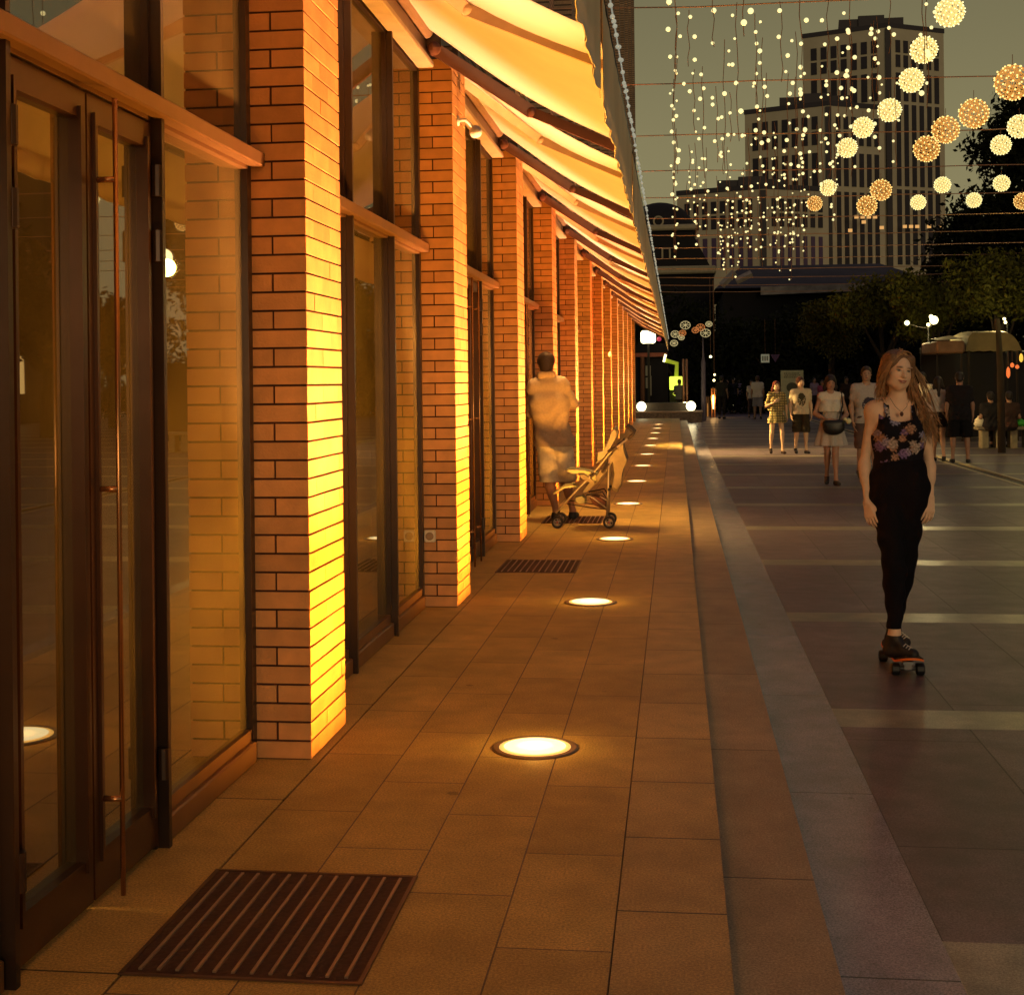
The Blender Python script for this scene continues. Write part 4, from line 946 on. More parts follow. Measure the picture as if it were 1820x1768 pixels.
for i in range(70):
    strand([Wh((.0, .0, .12)), Wh((rg.uniform(-.09, .09), .09, .06)), Wh((rg.uniform(-.08, .08), .11, -.05)), wp(rg.uniform(1570, 1640), rg.uniform(705, 760), .09)], .015)
me_ = st.build('strands', mat('hair_strand', (.36, .19, .08), .42, var=.4, nscale=40), None, smooth=True); me_.parent = hr
# skateboard
sb = thing('skateboard', 'small orange edged skateboard under the long haired woman', 'skateboard', (WX, YW_, ZP))
cx = wb[0] - WX + .005
Mx = Matrix.Translation((WX + cx, YW_ + .06, ZP)) @ Matrix.Rotation(R(-2), 4, 'Z').inverted()
def deckpts(half, n=14):
    L_ = .30; out = []
    for i in range(n + 1): a = math.pi * i / n; out.append((half * math.cos(a), -L_ + .1 - .1 * math.sin(a)))
    for i in range(n + 1): a = math.pi + math.pi * i / n; out.append((half * .9 * math.cos(a), L_ - .08 - .08 * math.sin(a)))
    return out
dp = deckpts(.082)
def rise(y): return .03 * max(0, (abs(y) - .19) / .11) ** 1.5
b = MB(); n = len(dp)
for (z0, z1, mi, sc) in ((.078, .090, 0, 1.), (.0902, .096, 1, .97)):
    vs = [tuple(Mx @ Vector((x * sc, y * sc, z0 + rise(y)))) for x, y in dp] + [tuple(Mx @ Vector((x * sc, y * sc, z1 + rise(y)))) for x, y in dp]
    c0 = tuple(Mx @ Vector((0, 0, z0))); c1 = tuple(Mx @ Vector((0, 0, z1))); vs += [c0, c1]
    fs = [(i, (i + 1) % n, n + (i + 1) % n, n + i) for i in range(n)] + [((i + 1) % n, i, 2 * n) for i in range(n)] + [(n + i, n + (i + 1) % n, 2 * n + 1) for i in range(n)]
    b.add(vs, fs, mi)
b.build('deck', [mat('deck_orange', (.95, .2, .03), .3, var=.03), mat('deck_grip', (.02, .015, .012), .9)], sb)
for yy in (-.17, .19):
    b = MB(); b.box(-.03, .03, yy - .03, yy + .03, .062, .078, 0, Mx); b.tube([tuple(Mx @ Vector((-.05, yy, .036))), tuple(Mx @ Vector((.05, yy, .036)))], .011, 8); b.box(-.02, .02, yy - .012, yy + .012, .03, .065, 0, Mx)
    b.build('truck', mat('truck_metal', (.12, .12, .13), .35, metal=.8), sb)
    for xx in (-.068, .068):
        b = MB(); c = Mx @ Vector((xx, yy, .034)); b.lathe((0, 0, 0), [(.026, -.024), (.034, -.018), (.034, .018), (.026, .024)], 18, 0, Matrix.Translation(c) @ Matrix.Rotation(R(90), 4, 'Y'))
        b.build('wheel', mat('wheel_black', (.012, .012, .014), .4), sb)
print('woman done')

# ---------------------------------------------------------------- man leaning at the doorway (seen from behind)
YM = 14.6; MX = -1.22
tm = person('person', 'man in a beige shirt and pale shorts leaning in the doorway, seen from behind', (MX, YM, 0), math.pi)
def mp(px, py, dy=0.):      # local frame is turned round: x and y flip
    v = ony(px, py, YM + dy); return np.array([-(v[0] - MX), -dy, v[2]])
J = dict(g=1.06, sex='m')
J['P'] = mp(986, 785); J['W'] = mp(980, 755); J['C'] = mp(976, 716, .0); J['N'] = mp(972, 667, .02); J['Hd'] = mp(970, 647.5, .05); J['MH'] = frame(12, 8, -4)
J['SR'] = mp(999, 682); J['SL'] = mp(949, 686, .02); J['ER'] = mp(1021, 718, .06); J['EL'] = mp(944, 735, .1)
J['WrR'] = mp(990, 722, .22); J['WrL'] = mp(972, 725, .24); J['FR'] = mp(976, 722, .26); J['FL'] = mp(985, 730, .27)
J['hsR'] = (0, 0, 1); J['hsL'] = (0, 0, 1); J['pnR'] = (0, -1, 0); J['pnL'] = (0, 1, 0)
J['HR'] = mp(999, 789); J['HL'] = mp(972, 789); J['KR'] = mp(1006, 855, .02); J['KL'] = mp(978, 861, -.02); J['AR'] = mp(1018, 898, .05); J['AL'] = mp(988, 898, .0)
J['TR'] = mp(1024, 906, .2); J['TL'] = mp(996, 906, .15); J['TR'][2] = J['TL'][2] = .03; J['AR'][2] = J['AL'][2] = .09
body(tm, J, .0085, (.40, .2, .12)); hair_short(tm, J, .006, (.025, .015, .012), vol=1.1)
tshirt(tm, J, .008, (.36, .26, .18), hem=mp(984, 793)[2] / 1.06, sleeve=1.25, off=.03); 
shorts(tm, J, .008, (.62, .52, .38), frac=.93, flare=.02, off=.025, top=1.0); shoes(tm, J, .007, (.02, .018, .018))
s = Sdf(.01); s.cap(J['N'] + [-.05, .03, .0], J['N'] + [.05, .03, .0], .055, .055, k=.02); s.plane((0, 0, 1), J['N'][2] + .045); V_, Q_ = s.mesh(.008); np_mesh('collar', V_, Q_, cloth_m, tm, None, (.42, .29, .18))

# ---------------------------------------------------------------- stroller
YS = 13.72; PX = lambda a, b, dy=0.: tuple(ony(a, b, YS + dy))
ts = thing('stroller', 'folding baby stroller with pale fabric seat standing beside the leaning man', 'stroller', (-.95, YS, 0))
silver = mat('stroller_tube', (.62, .52, .40), .3, metal=.7, var=.04); blk = mat('stroller_black', (.02, .015, .015), .5); fab = mat('stroller_fabric', (.15, .12, .09), .85, var=.2, nscale=14, bump=.4, bscale=20); fabl = mat('stroller_fabric_light', (.30, .28, .16), .85, bump=.4, bscale=20)
def C9(a, b, dy=0.): v = PX(940 + a * .2036, 600 + b * .2036, 0.); return (v[0], v[1] + dy, v[2])      # coordinates read off an enlargement
for side, dy in ((0, -.0), (1, .38)):
    b = MB(); b.tube([C9(235, 1530, dy), C9(400, 1350, dy), C9(560, 1185, dy), C9(720, 990, dy), C9(860, 885, dy)], .0095, 8)
    b.tube([C9(700, 1040, dy), C9(692, 1300, dy), C9(683, 1560, dy)], .0095, 8); b.tube([C9(500, 1370, dy), C9(560, 1400, dy), C9(680, 1490, dy)], .007, 8); b.tube([C9(620, 1385, dy), C9(680, 1420, dy)], .007, 8)
    b.build('frame_tube', silver, ts, smooth=True)
    b = MB(); b.tube([C9(862, 885, dy), C9(905, 850, dy), C9(915, 825, dy), C9(880, 790, dy), C9(850, 768, dy)], [.013, .016, .017, .017, .015], 8); b.build('handle', blk, ts, smooth=True)
    MB().tube([C9(330, 1450, dy), C9(520, 1480, dy), C9(680, 1500, dy)], .006, 6).build('crossbar', blk, ts)
    for P_, r_ in (([C9(700, 1325, dy - .02), C9(700, 1325, dy + .02)], .016), ([C9(770, 960, dy), C9(690, 1000, dy)], .014), ([C9(235, 1530, dy), C9(228, 1560, dy)], .016), ([C9(683, 1560, dy), C9(690, 1600, dy)], .014), ([C9(540, 1215, dy), C9(575, 1180, dy)], .017), ([C9(500, 1375, dy), C9(640, 1345, dy), C9(690, 1420, dy)], .009), ([C9(640, 1180, dy), C9(700, 1100, dy)], .013)):
        MB().tube(P_, r_, 8).build('joint', blk, ts)
    for (wx, wy) in ((250, 1615), (700, 1615)):
        for q in (-.022, .022):
            c = Vector(C9(wx, wy, dy + q)); c.z = .062
            M = Matrix.Translation(c) @ Matrix.Rotation(R(90), 4, 'X'); b = MB()
            # tyre as a ring, spoked rim inside
            ring = []; nn = 22
            for i in range(nn):
                a = 2 * math.pi * i / nn; ring.append(tuple(c + Vector((math.cos(a) * .05, 0, math.sin(a) * .05))))
            b.tube(ring + ring[:1], .0115, 8, cap=False)
            w_ = b.build('wheel', blk, ts, smooth=True)
            b = MB()
            for i in range(5):
                a = 2 * math.pi * i / 5 + .3; b.tube([tuple(c), tuple(c + Vector((math.cos(a) * .042, 0, math.sin(a) * .042)))], .005, 5)
            b.tube([tuple(c + Vector((math.cos(2 * math.pi * i / 20) * .04, 0, math.sin(2 * math.pi * i / 20) * .04))) for i in range(21)], .004, 5, cap=False)
            b.lathe((0, 0, 0), [(.014, -.012), (.014, .012)], 12, 0, M); b.build('rim', mat('wheel_rim', (.35, .3, .25), .4), w_)
            b = MB(); b.lathe((0, 0, 0), [(.009, -.014), (.009, .014)], 10, 0, M); b.build('hub', mat('red_cap', (.5, .03, .02), .4), w_)
def cushion(name, P, dy0, dy1, m, r=.012):
    # soft closed shape: profile polygon swept across the stroller, corners rounded
    n = len(P); vs = []; fs = []; cxm = sum(p[0] for p in P) / n; cym = sum(p[1] for p in P) / n; K = 7
    for j in range(K + 1):
        v = j / K; dy = dy0 + (dy1 - dy0) * v; sh = 1 - .16 * abs(2 * v - 1) ** 6
        for i, (a, b_) in enumerate(P): p = C9(cxm + (a - cxm) * sh, cym + (b_ - cym) * sh, dy); vs.append((p[0] + .003 * math.sin(i * 3 + j * 2), p[1], p[2] + .003 * math.sin(i * 2 + j)))
    for j in range(K):
        for i in range(n): q = (i + 1) % n; fs.append((j * n + i, j * n + q, (j + 1) * n + q, (j + 1) * n + i))
    fs.append(tuple(reversed(range(n)))); fs.append(tuple(range(K * n, (K + 1) * n)))
    return MB().add(vs, fs).build(name, m, ts)
cushion('backrest', [(560, 1250), (610, 1170), (690, 1060), (770, 950), (800, 960), (790, 1000), (720, 1100), (650, 1200), (590, 1275)], .03, .35, fab)
cushion('seat', [(310, 1165), (330, 1150), (400, 1148), (480, 1155), (560, 1180), (600, 1200), (590, 1260), (520, 1225), (440, 1190), (350, 1182)], .02, .36, fabl)
cushion('front_flap', [(430, 1190), (480, 1190), (560, 1235), (590, 1275), (570, 1285), (500, 1250), (450, 1225)], -.01, .39, fab)
cushion('leg_rest', [(560, 1230), (585, 1275), (530, 1330), (490, 1370), (460, 1362), (500, 1290)], .05, .33, fab)
cushion('canopy', [(580, 1110), (585, 1020), (640, 1005), (680, 930), (730, 800), (755, 775), (778, 795), (770, 860), (735, 930), (690, 1010), (640, 1080)], .01, .37, mat('stroller_canopy', (.20, .17, .13), .85, bump=.4, bscale=20))
cushion('storage_bag', [(770, 930), (825, 885), (830, 960), (862, 1055), (850, 1100), (815, 1180), (805, 1300), (765, 1365), (715, 1335), (735, 1200), (720, 1060)], .04, .34, fab)
cushion('basket', [(520, 1400), (560, 1385), (640, 1400), (680, 1440), (670, 1500), (620, 1492), (550, 1462)], .04, .34, mat('basket_mesh', (.12, .05, .03), .8))
cushion('foot_pad', [(395, 1400), (460, 1385), (492, 1410), (488, 1450), (440, 1462), (395, 1440)], .06, .32, fabl)
b = MB(); b.tube([C9(215, 1360, 0), C9(300, 1310, 0), C9(370, 1295, .0), C9(400, 1310, .19), C9(370, 1295, .38), C9(300, 1310, .38), C9(215, 1360, .38)], .012, 8); b.build('bumper_bar', fabl, ts, smooth=True)
print('man, stroller done')

# ---------------------------------------------------------------- walkers on the plaza
def place(px, py, z=ZP): v = onz(px, py, z); return (float(v[0]), float(v[1]), z)
def stripes(dark, per=.055):
    def f(V, c):
        m = (np.mod(V[:, 2], per) < per * .42) | (np.mod(V[:, 0] + .5, per) < per * .3); c[m, :3] = dark
    return f
# girl in the plaid dress
t = person('p', 'girl in a plaid dress with dark wavy hair, walking leftmost of the group', place(1381, 806), R(4))
J = skel('f', 1.62, arms={'EL': (.23, -.02, 1.14), 'WrL': (.24, -.02, .90), 'FL': (.25, -.03, .82), 'ER': (-.25, -.03, 1.14), 'WrR': (-.06, -.16, 1.24), 'FR': (.02, -.17, 1.29)}, step=.1, headrot=(10, 0, 4), stance=.13)
J['pnR'] = (0, 1, 0); J['hsR'] = (0, 0, 1); J['smile'] = 1
body(t, J, .011, (.62, .42, .27)); hair_short(t, J, .008, (.10, .03, .02), .12, 1.08)
tshirt(t, J, .010, (.46, .36, .14), hem=1.03, sleeve=.75, paint=stripes((.10, .09, .05)), off=.018)
skirt(t, J, .010, (.40, .33, .13), 1.04, .74, .15, .23, 'dress_skirt', stripes((.09, .08, .045)), 7, .01); skirt(t, J, .010, (.62, .5, .3), 1.05, 1.025, .155, .158, 'belt', None, 1, 0)
shoes(t, J, .01, (.03, .022, .02))
# boy in printed tee
def print_tee(cen, w, h_, dark):
    def f(V, c):
        fr_ = V[:, 1] < 0; x = (V[:, 0] - cen[0]) / w; z = (V[:, 2] - cen[1]) / h_
        n = np.sin(x * 9 + 2 * np.sin(z * 7)) * np.sin(z * 11 + x * 3); m = fr_ & (x * x + z * z < 1) & (n > -.35); c[m, :3] = dark
        m = fr_ & (x * x * 1.6 + (z - .45) ** 2 * 4 < 1) & fr_; c[m, :3] = np.array(dark) * .8
    return f
t = person('p', 'smiling boy in pale printed t-shirt and dark shorts beside the girl in plaid', place(1424, 806), R(6))
J = skel('m', 1.70, step=.06, headrot=(12, 0, -6), stance=.11); J['smile'] = 1
body(t, J, .011, (.6, .4, .26)); hair_short(t, J, .008, (.05, .02, .015), 0, 1.1)
tshirt(t, J, .010, (.55, .46, .32), hem=.90, paint=print_tee((0, 1.2), .09, .15, (.08, .07, .04)), off=.02); shorts(t, J, .011, (.035, .028, .018), frac=.95, flare=.02, off=.02, top=.98); shoes(t, J, .01, (.015, .014, .015))
# woman with white top and black bag
t = person('p', 'woman in a white top and pale skirt holding a black bag, eyes lowered', place(1478, 861), R(-2))
J = skel('f', 1.72, arms={'ER': (-.25, .0, 1.13), 'WrR': (-.06, -.2, 1.03), 'FR': (.02, -.22, 1.01), 'EL': (.25, .02, 1.12), 'WrL': (.12, -.2, 1.0), 'FL': (.05, -.22, 1.0)}, step=.16, headrot=(4, 16, 0), stance=.06)
J['pnR'] = J['pnL'] = (0, 1, 0); J['hsR'] = J['hsL'] = (0, 0, 1)
body(t, J, .010, (.42, .24, .16)); hair_short(t, J, .008, (.02, .012, .012), .1, 1.05)
tshirt(t, J, .010, (.72, .66, .55), hem=1.16, sleeveless=True, off=.012); skirt(t, J, .010, (.50, .45, .40), 1.17, .62, .125, .25, 'skirt', None, 8, .012)
shoes(t, J, .01, (.02, .018, .018))
bg_ = thing('handbag', 'black slouchy handbag on the arm of the woman in the white top', 'handbag', tuple(np.array(place(1478, 861)) + [0, 0, .9]))
s = Sdf(.04); s.ell((.02, -.2, .0), (.17, .06, .12)); s.cap((-.1, -.19, .06), (.13, -.19, .07), .05, .05); V_, Q_ = s.mesh(.012); np_mesh('bag', V_, Q_, mat('bag_leather', (.012, .01, .01), .45), bg_)
b = MB(); o_ = bg_.location; b.tube([tuple(o_ + Vector(v)) for v in ((.1, -.2, .1), (.17, -.13, .35), (.16, -.03, .56), (.13, .05, .5), (.1, .1, .2))], .012, 6); b.build('strap', MATS['bag_leather'], bg_)
b = MB(); o2 = Vector(place(1478, 861)) + Vector((.24, -.24, 1.0))
fl = thing('flower', 'pale round flower held by the woman with the black bag', 'flower', tuple(o2)); b.ball(tuple(o2), .045, 10, 7); b.ball(tuple(o2 + Vector((-.05, -.01, .03))), .028, 8, 6); b.build('bloom', mat('bloom', (.8, .74, .4), .8), fl); MB().tube([tuple(o2), tuple(o2 + Vector((-.14, .02, -.04)))], .006, 5).build('stem', mat('stem', (.08, .1, .03), .8), fl)
# tall man in printed tee behind the skater
zt = person('p', 'tall man in a grey printed t-shirt, half hidden behind the skating woman', (3.13, 22.9, ZP), R(5))
J = skel('m', 1.86, step=.1, headrot=(-8, 4, 0), stance=.1); body(zt, J, .010, (.45, .28, .19)); hair_short(zt, J, .008, (.06, .035, .02), 0, .97)
tshirt(zt, J, .010, (.48, .42, .38), hem=.86, paint=print_tee((.02, 1.22), .12, .13, (.07, .06, .09)), off=.022); shorts(zt, J, .011, (.12, .08, .07), frac=1.0, off=.025, flare=.02, top=.98); shoes(zt, J, .01, (.1, .08, .06))
# woman walking away with white tank, right of the skater
t = person('p', 'woman in white tank top and dark shorts walking away beside the skater', place(1669, 820), R(176))
J = skel('f', 1.68, step=.2, headrot=(0, 0, 0), stance=.07); body(t, J, .011, (.5, .3, .2)); hair_short(t, J, .009, (.02, .014, .012), .22, 1.05)
tshirt(t, J, .011, (.55, .5, .45), hem=1.02, sleeveless=True, off=.012); shorts(t, J, .011, (.02, .018, .018), frac=.45, top=1.05, flare=.01); shoes(t, J, .01, (.02, .018, .018))
# man in black
t = person('p', 'broad man dressed in black with bare calves, back turned, near the bench', place(1707, 822), R(170))
J = skel('m', 1.76, lean=(0, -.06), step=.03, headrot=(0, 14, 0), stance=.14); body(t, J, .012, (.33, .19, .13)); hair_short(t, J, .01, (.012, .01, .01))
tshirt(t, J, .012, (.018, .017, .02), hem=.82, off=.035, sleeve=.7); shorts(t, J, .012, (.01, .01, .011), frac=.95, off=.035, flare=.02, top=.95); shoes(t, J, .011, (.012, .012, .012))
# man in white tee far back
t = person('p', 'distant man in white t-shirt and grey shorts, left of the girl in plaid', place(1347, 745), R(175))
J = skel('m', 1.8, step=.1, stance=.12); body(t, J, .016, (.35, .2, .13)); hair_short(t, J, .012, (.05, .02, .015)); tshirt(t, J, .015, (.62, .58, .5), hem=.88, off=.03); shorts(t, J, .015, (.25, .24, .28), frac=.9, off=.03, top=.95); shoes(t, J, .014, (.02, .02, .02))
# a few more in the dusk: dark clothed bystanders, one mesh set reused
def bystander(label, px, py, rz, H, shirt, pants, hair=(.02, .015, .012), sex='m', long_=0, group='bystanders in the dark at the far end'):
    t = person('p', label, place(px, py), rz, group); J = skel(sex, H, step=.05, stance=.11); body(t, J, .02, (.3, .18, .12)); hair_short(t, J, .014, hair, long_); tshirt(t, J, .018, shirt, hem=.88, off=.02); shorts(t, J, .018, pants, frac=1.85, off=.014, tight=True, top=.97); shoes(t, J, .018, (.015, .015, .015)); return t
bystander('dark dressed person standing just right of the lit bollard lamp', 1283, 744, R(160), 1.82, (.03, .03, .025), (.03, .025, .02))
bystander('person in a pale top at the far end, second figure right of the lit bollard', 1293, 733, R(20), 1.66, (.3, .3, .2), (.05, .05, .05), sex='f', long_=.1)
bystander('person with a pale cap in dark clothes, third figure right of the lit bollard', 1304, 735, R(-30), 1.74, (.03, .03, .05), (.02, .02, .03), hair=(.5, .48, .5))
bystander('person in a lilac top in the far crowd, fourth right of the lit bollard', 1313, 733, R(140), 1.7, (.22, .18, .3), (.04, .02, .06), sex='f', long_=.1)
bystander('person in a white shirt partly hidden behind the distant man in the white tee', 1336, 742, R(10), 1.62, (.5, .48, .46), (.05, .04, .05), sex='f')
bystander('person in lilac seen between the smiling boy and the woman in white', 1448, 735, R(10), 1.7, (.25, .2, .3), (.03, .03, .04), sex='f', long_=.1)
bystander('person with a pink top standing in shadow left of the woman in white', 1462, 742, R(-15), 1.6, (.35, .08, .15), (.02, .02, .03), sex='f', long_=.12)
bystander('person in a dark shirt behind the tall man, near the left edge of his shoulder', 1505, 750, R(5), 1.72, (.05, .04, .04), (.02, .02, .02))
bystander('person in a pale shirt close behind the blown hair of the skater', 1641, 800, R(-20), 1.78, (.5, .45, .36), (.04, .035, .03))
# seated figures on the bench and near the kiosk
def sitter(label, loc, rz, shirt, hair=(.02, .015, .012), seat=.46, h=.017):
    t = person('p', label, loc, rz); J = skel('m', 1.72); dz = seat + .09 - .95
    for k_ in ('P', 'W', 'C', 'N', 'Hd', 'SL', 'SR', 'HL', 'HR', 'EL', 'ER'): J[k_] = J[k_] + [0, 0, dz]
    for sd, q in (('L', 1), ('R', -1)):
        J['K' + sd] = np.array([q * .12, -.43, seat + .07]); J['A' + sd] = np.array([q * .12, -.42, .09]); J['T' + sd] = np.array([q * .13, -.57, .03]); J['Wr' + sd] = np.array([q * .15, -.3, seat + .2]); J['F' + sd] = np.array([q * .12, -.38, seat + .17]); J['hs' + sd] = (-q, 0, 0); J['pn' + sd] = (0, 0, -1)
    body(t, J, h, (.32, .18, .12)); hair_short(t, J, .013, hair); tshirt(t, J, h, shirt, hem=(seat + .02) / J['g'], off=.02); shorts(t, J, h, (.03, .025, .025), frac=1.9, off=.016, top=seat + .16, tight=True); shoes(t, J, h, (.015, .015, .015)); return t
v = onz(1763, 797, ZP); sitter('dark haired person seated on the bench, facing away, white bag at the side', (float(v[0]), float(v[1]) + .1, ZP), R(180), (.02, .018, .02))
v = onz(1792, 797, ZP); sitter('person in brown seated at the right part of the bench', (float(v[0]) + .05, float(v[1]) + .1, ZP), R(185), (.06, .035, .03))
print('people done')
# ============================================================ FAR END AND BACKGROUND
def pt(px, py, Y): return tuple(float(q) for q in ony(px, py, Y))
conc = mat('tower_stone', (.40, .36, .27), .85, var=.06, nscale=.4); conc_d = mat('tower_dark', (.03, .026, .035), .7, var=.1); twin = mat('tower_window', (.012, .008, .018), .6, var=.3, nscale=.5); purple = mat('tower_window_violet', (.06, .03, .09), .5)
def tower(label, cx, cy_, lx, ly, rx, ry, ybot, YD, pent, dl, dr, wl, wr, rows):
    """block seen corner-on: corner px, left end, right end; faces recede by dl, dr"""
    c = np.array(pt(cx, cy_, YD)); ztop = c[2]
    def at_(px, Y): v = pt(px, 600, Y); return (v[0], v[1])
    C0 = (c[0], YD); L0 = at_(lx, YD + dl); R0 = at_(rx, YD + dr); Bk = (L0[0] + R0[0] - C0[0] + 0, L0[1] + R0[1] - C0[1] + 2)
    t = thing('tower_block', label, 'high-rise', (C0[0], YD, ZP))
    b = MB(); b.prism([C0, R0, Bk, L0], ZP, ztop); b.build('wall', conc, t)
    b = MB(); cen = np.mean([C0, R0, Bk, L0], 0); poly = [tuple(np.array(p) + (np.array(p) - cen) * .012) for p in (C0, R0, Bk, L0)]; b.prism(poly, ztop, ztop + .9); b.build('parapet', conc_d, t)
    if pent:
        a0 = at_(pent[0], YD + 4); a1 = at_(pent[1], YD + 4); zp = pt(pent[0], pent[2], YD + 4)[2]
        b = MB(); b.prism([a0, a1, (a1[0] + 1, YD + 14), (a0[0] + 1, YD + 14)], ztop + .9, zp - .5); w_ = (a1[0] - a0[0])
        b.prism([(a0[0] + w_ * .3, YD + 3.6), (a0[0] + w_ * .7, YD + 3.6), (a0[0] + w_ * .7, YD + 4.4), (a0[0] + w_ * .3, YD + 4.4)], ztop + .9, zp); b.build('rooftop_housing', conc_d, t)
    def face(P, Q, n, mrg, rows):
        P = np.array(P); Q = np.array(Q); d = Q - P; L = np.linalg.norm(d); d = d / L; nr = np.array([d[1], -d[0]]);
        if nr[1] > 0: nr = -nr
        for (z0, z1, m_, wf) in rows:
            for i in range(n):
                u0 = mrg * L + (1 - 1.7 * mrg) * L * (i + .5 - wf / 2) / n; u1 = u0 + (1 - 1.7 * mrg) * L * wf / n; A = P + d * u0; B = P + d * u1; b = MB()
                o = nr * .12; ii = nr * -.2; b.prism([tuple(A + o), tuple(B + o), tuple(B + ii), tuple(A + ii)] if d[0] > 0 else [tuple(B + o), tuple(A + o), tuple(A + ii), tuple(B + ii)], z0, z1); b.build('window', m_, t)
    hgt = ztop; f = lambda y: pt(cx, y, YD)[2]
    R_ = [(f(b_), f(a_), m_, w_) for (a_, b_, m_, w_) in rows]
    face(C0, L0, wl, .1, R_); face(C0, R0, wr, .1, R_)
    # dark strip along the corner, shade of a recess put into the colour
    b = MB(); b.prism([(C0[0] - .5, YD - .3), (C0[0] + .5, YD - .3), (C0[0] + .5, YD + .5), (C0[0] - .5, YD + .5)], ZP, ztop - .2); b.build('corner_shade_strip', conc_d, t)
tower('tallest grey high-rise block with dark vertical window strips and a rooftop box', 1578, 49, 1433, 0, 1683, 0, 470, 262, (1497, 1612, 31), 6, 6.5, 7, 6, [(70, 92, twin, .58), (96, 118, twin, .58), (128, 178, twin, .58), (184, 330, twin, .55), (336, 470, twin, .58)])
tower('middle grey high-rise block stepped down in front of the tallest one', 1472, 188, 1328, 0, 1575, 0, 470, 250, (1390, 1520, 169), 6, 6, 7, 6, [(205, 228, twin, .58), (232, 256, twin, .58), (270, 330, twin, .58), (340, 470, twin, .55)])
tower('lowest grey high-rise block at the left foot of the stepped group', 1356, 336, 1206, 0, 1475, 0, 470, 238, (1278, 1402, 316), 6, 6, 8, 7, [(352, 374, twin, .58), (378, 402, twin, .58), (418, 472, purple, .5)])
print('towers')
twl = mat('tower_window_lit', (.3, .2, .1), .5, emit=(1., .5, .15), estr=.7, var=0)
t0_ = [o for o in COL.objects if o.name == 'tower_block'][0]
for px, py in ((1522, 386), (1533, 386), (1544, 386), (1555, 386), (1511, 410), (1567, 405), (1608, 403), (1619, 403), (1630, 403), (1651, 403), (1672, 403), (1535, 395)):
    a = pt(px, py, 248 if px < 1575 else 261); MB().box(a[0] - .35, a[0] + .35, a[1] - .3, a[1], a[2] - .28, a[2] + .28).build('lit_window', twl, t0_)
# domed building
blk_m = mat('dark_roof', (.007, .006, .009), .9, var=.2, nscale=1.5); pale = mat('pale_cornice', (.34, .30, .2), .8)
dY = 96; c0 = pt(1172, 404, dY)
t = thing('domed_building', 'dark domed building with a pale cornice just right of the awnings', 'building', (c0[0], dY, ZP))
ra = (pt(1236, 404, dY)[0] - c0[0]); zd = c0[2]; zt_ = pt(1172, 351, dY)[2]
MB().lathe((c0[0], dY + 3, zd), [(ra * 1.0 * math.cos(q * math.pi / 24), (zt_ - zd) * math.sin(q * math.pi / 24)) for q in range(12)] + [(.05, zt_ - zd)], 32).build('dome', blk_m, t, smooth=True)
b = MB(); b.bev(c0[0] - 8, c0[0] + ra + .1, dY - 1.2, dY + 9, zd - .35, zd + .05, .1); z2 = pt(1172, 478, dY)[2]; b.bev(c0[0] - 8, pt(1272, 480, dY)[0], dY - 1.6, dY + 9, z2 - .5, z2 + .05, .1); b.build('cornice', pale, t)
b = MB(); b.box(c0[0] - 8, c0[0] + ra - .2, dY - .6, dY + 8, z2 + .05, zd - .35); b.box(c0[0] - 8, pt(1268, 480, dY)[0], dY - 1, dY + 8, ZP, z2 - .5)
b.add([(c0[0] + ra - .2, dY - .6, zd - .6), (pt(1262, 476, dY)[0], dY - .6, z2 + .05), (c0[0] + ra - .2, dY - .6, z2 + .05), (c0[0] + ra - .2, dY + 8, zd - .6), (pt(1262, 476, dY)[0], dY + 8, z2 + .05), (c0[0] + ra - .2, dY + 8, z2 + .05)], [(0, 2, 1), (3, 4, 5), (0, 1, 4, 3)]); b.build('wall', blk_m, t)
cw = pt(1169, 383, dY - 3.0); b = MB(); b.tube([(cw[0] + .33 * math.cos(q * math.pi / 10), dY + 3 - ra - .02, cw[2] + .33 * math.sin(q * math.pi / 10)) for q in range(21)], .07, 6, cap=False); b.build('round_window', pale, t)
x1, _, z1_ = pt(1184, 452, dY); b = MB(); b.box(x1 - .32, x1 - .2, dY - .75, dY - .6, z1_ - .4, z1_ + .4); b.box(x1 + .2, x1 + .32, dY - .75, dY - .6, z1_ - .4, z1_ + .4); b.box(x1 - .2, x1 + .2, dY - .75, dY - .6, z1_ + .3, z1_ + .4); b.build('window', pale, t)
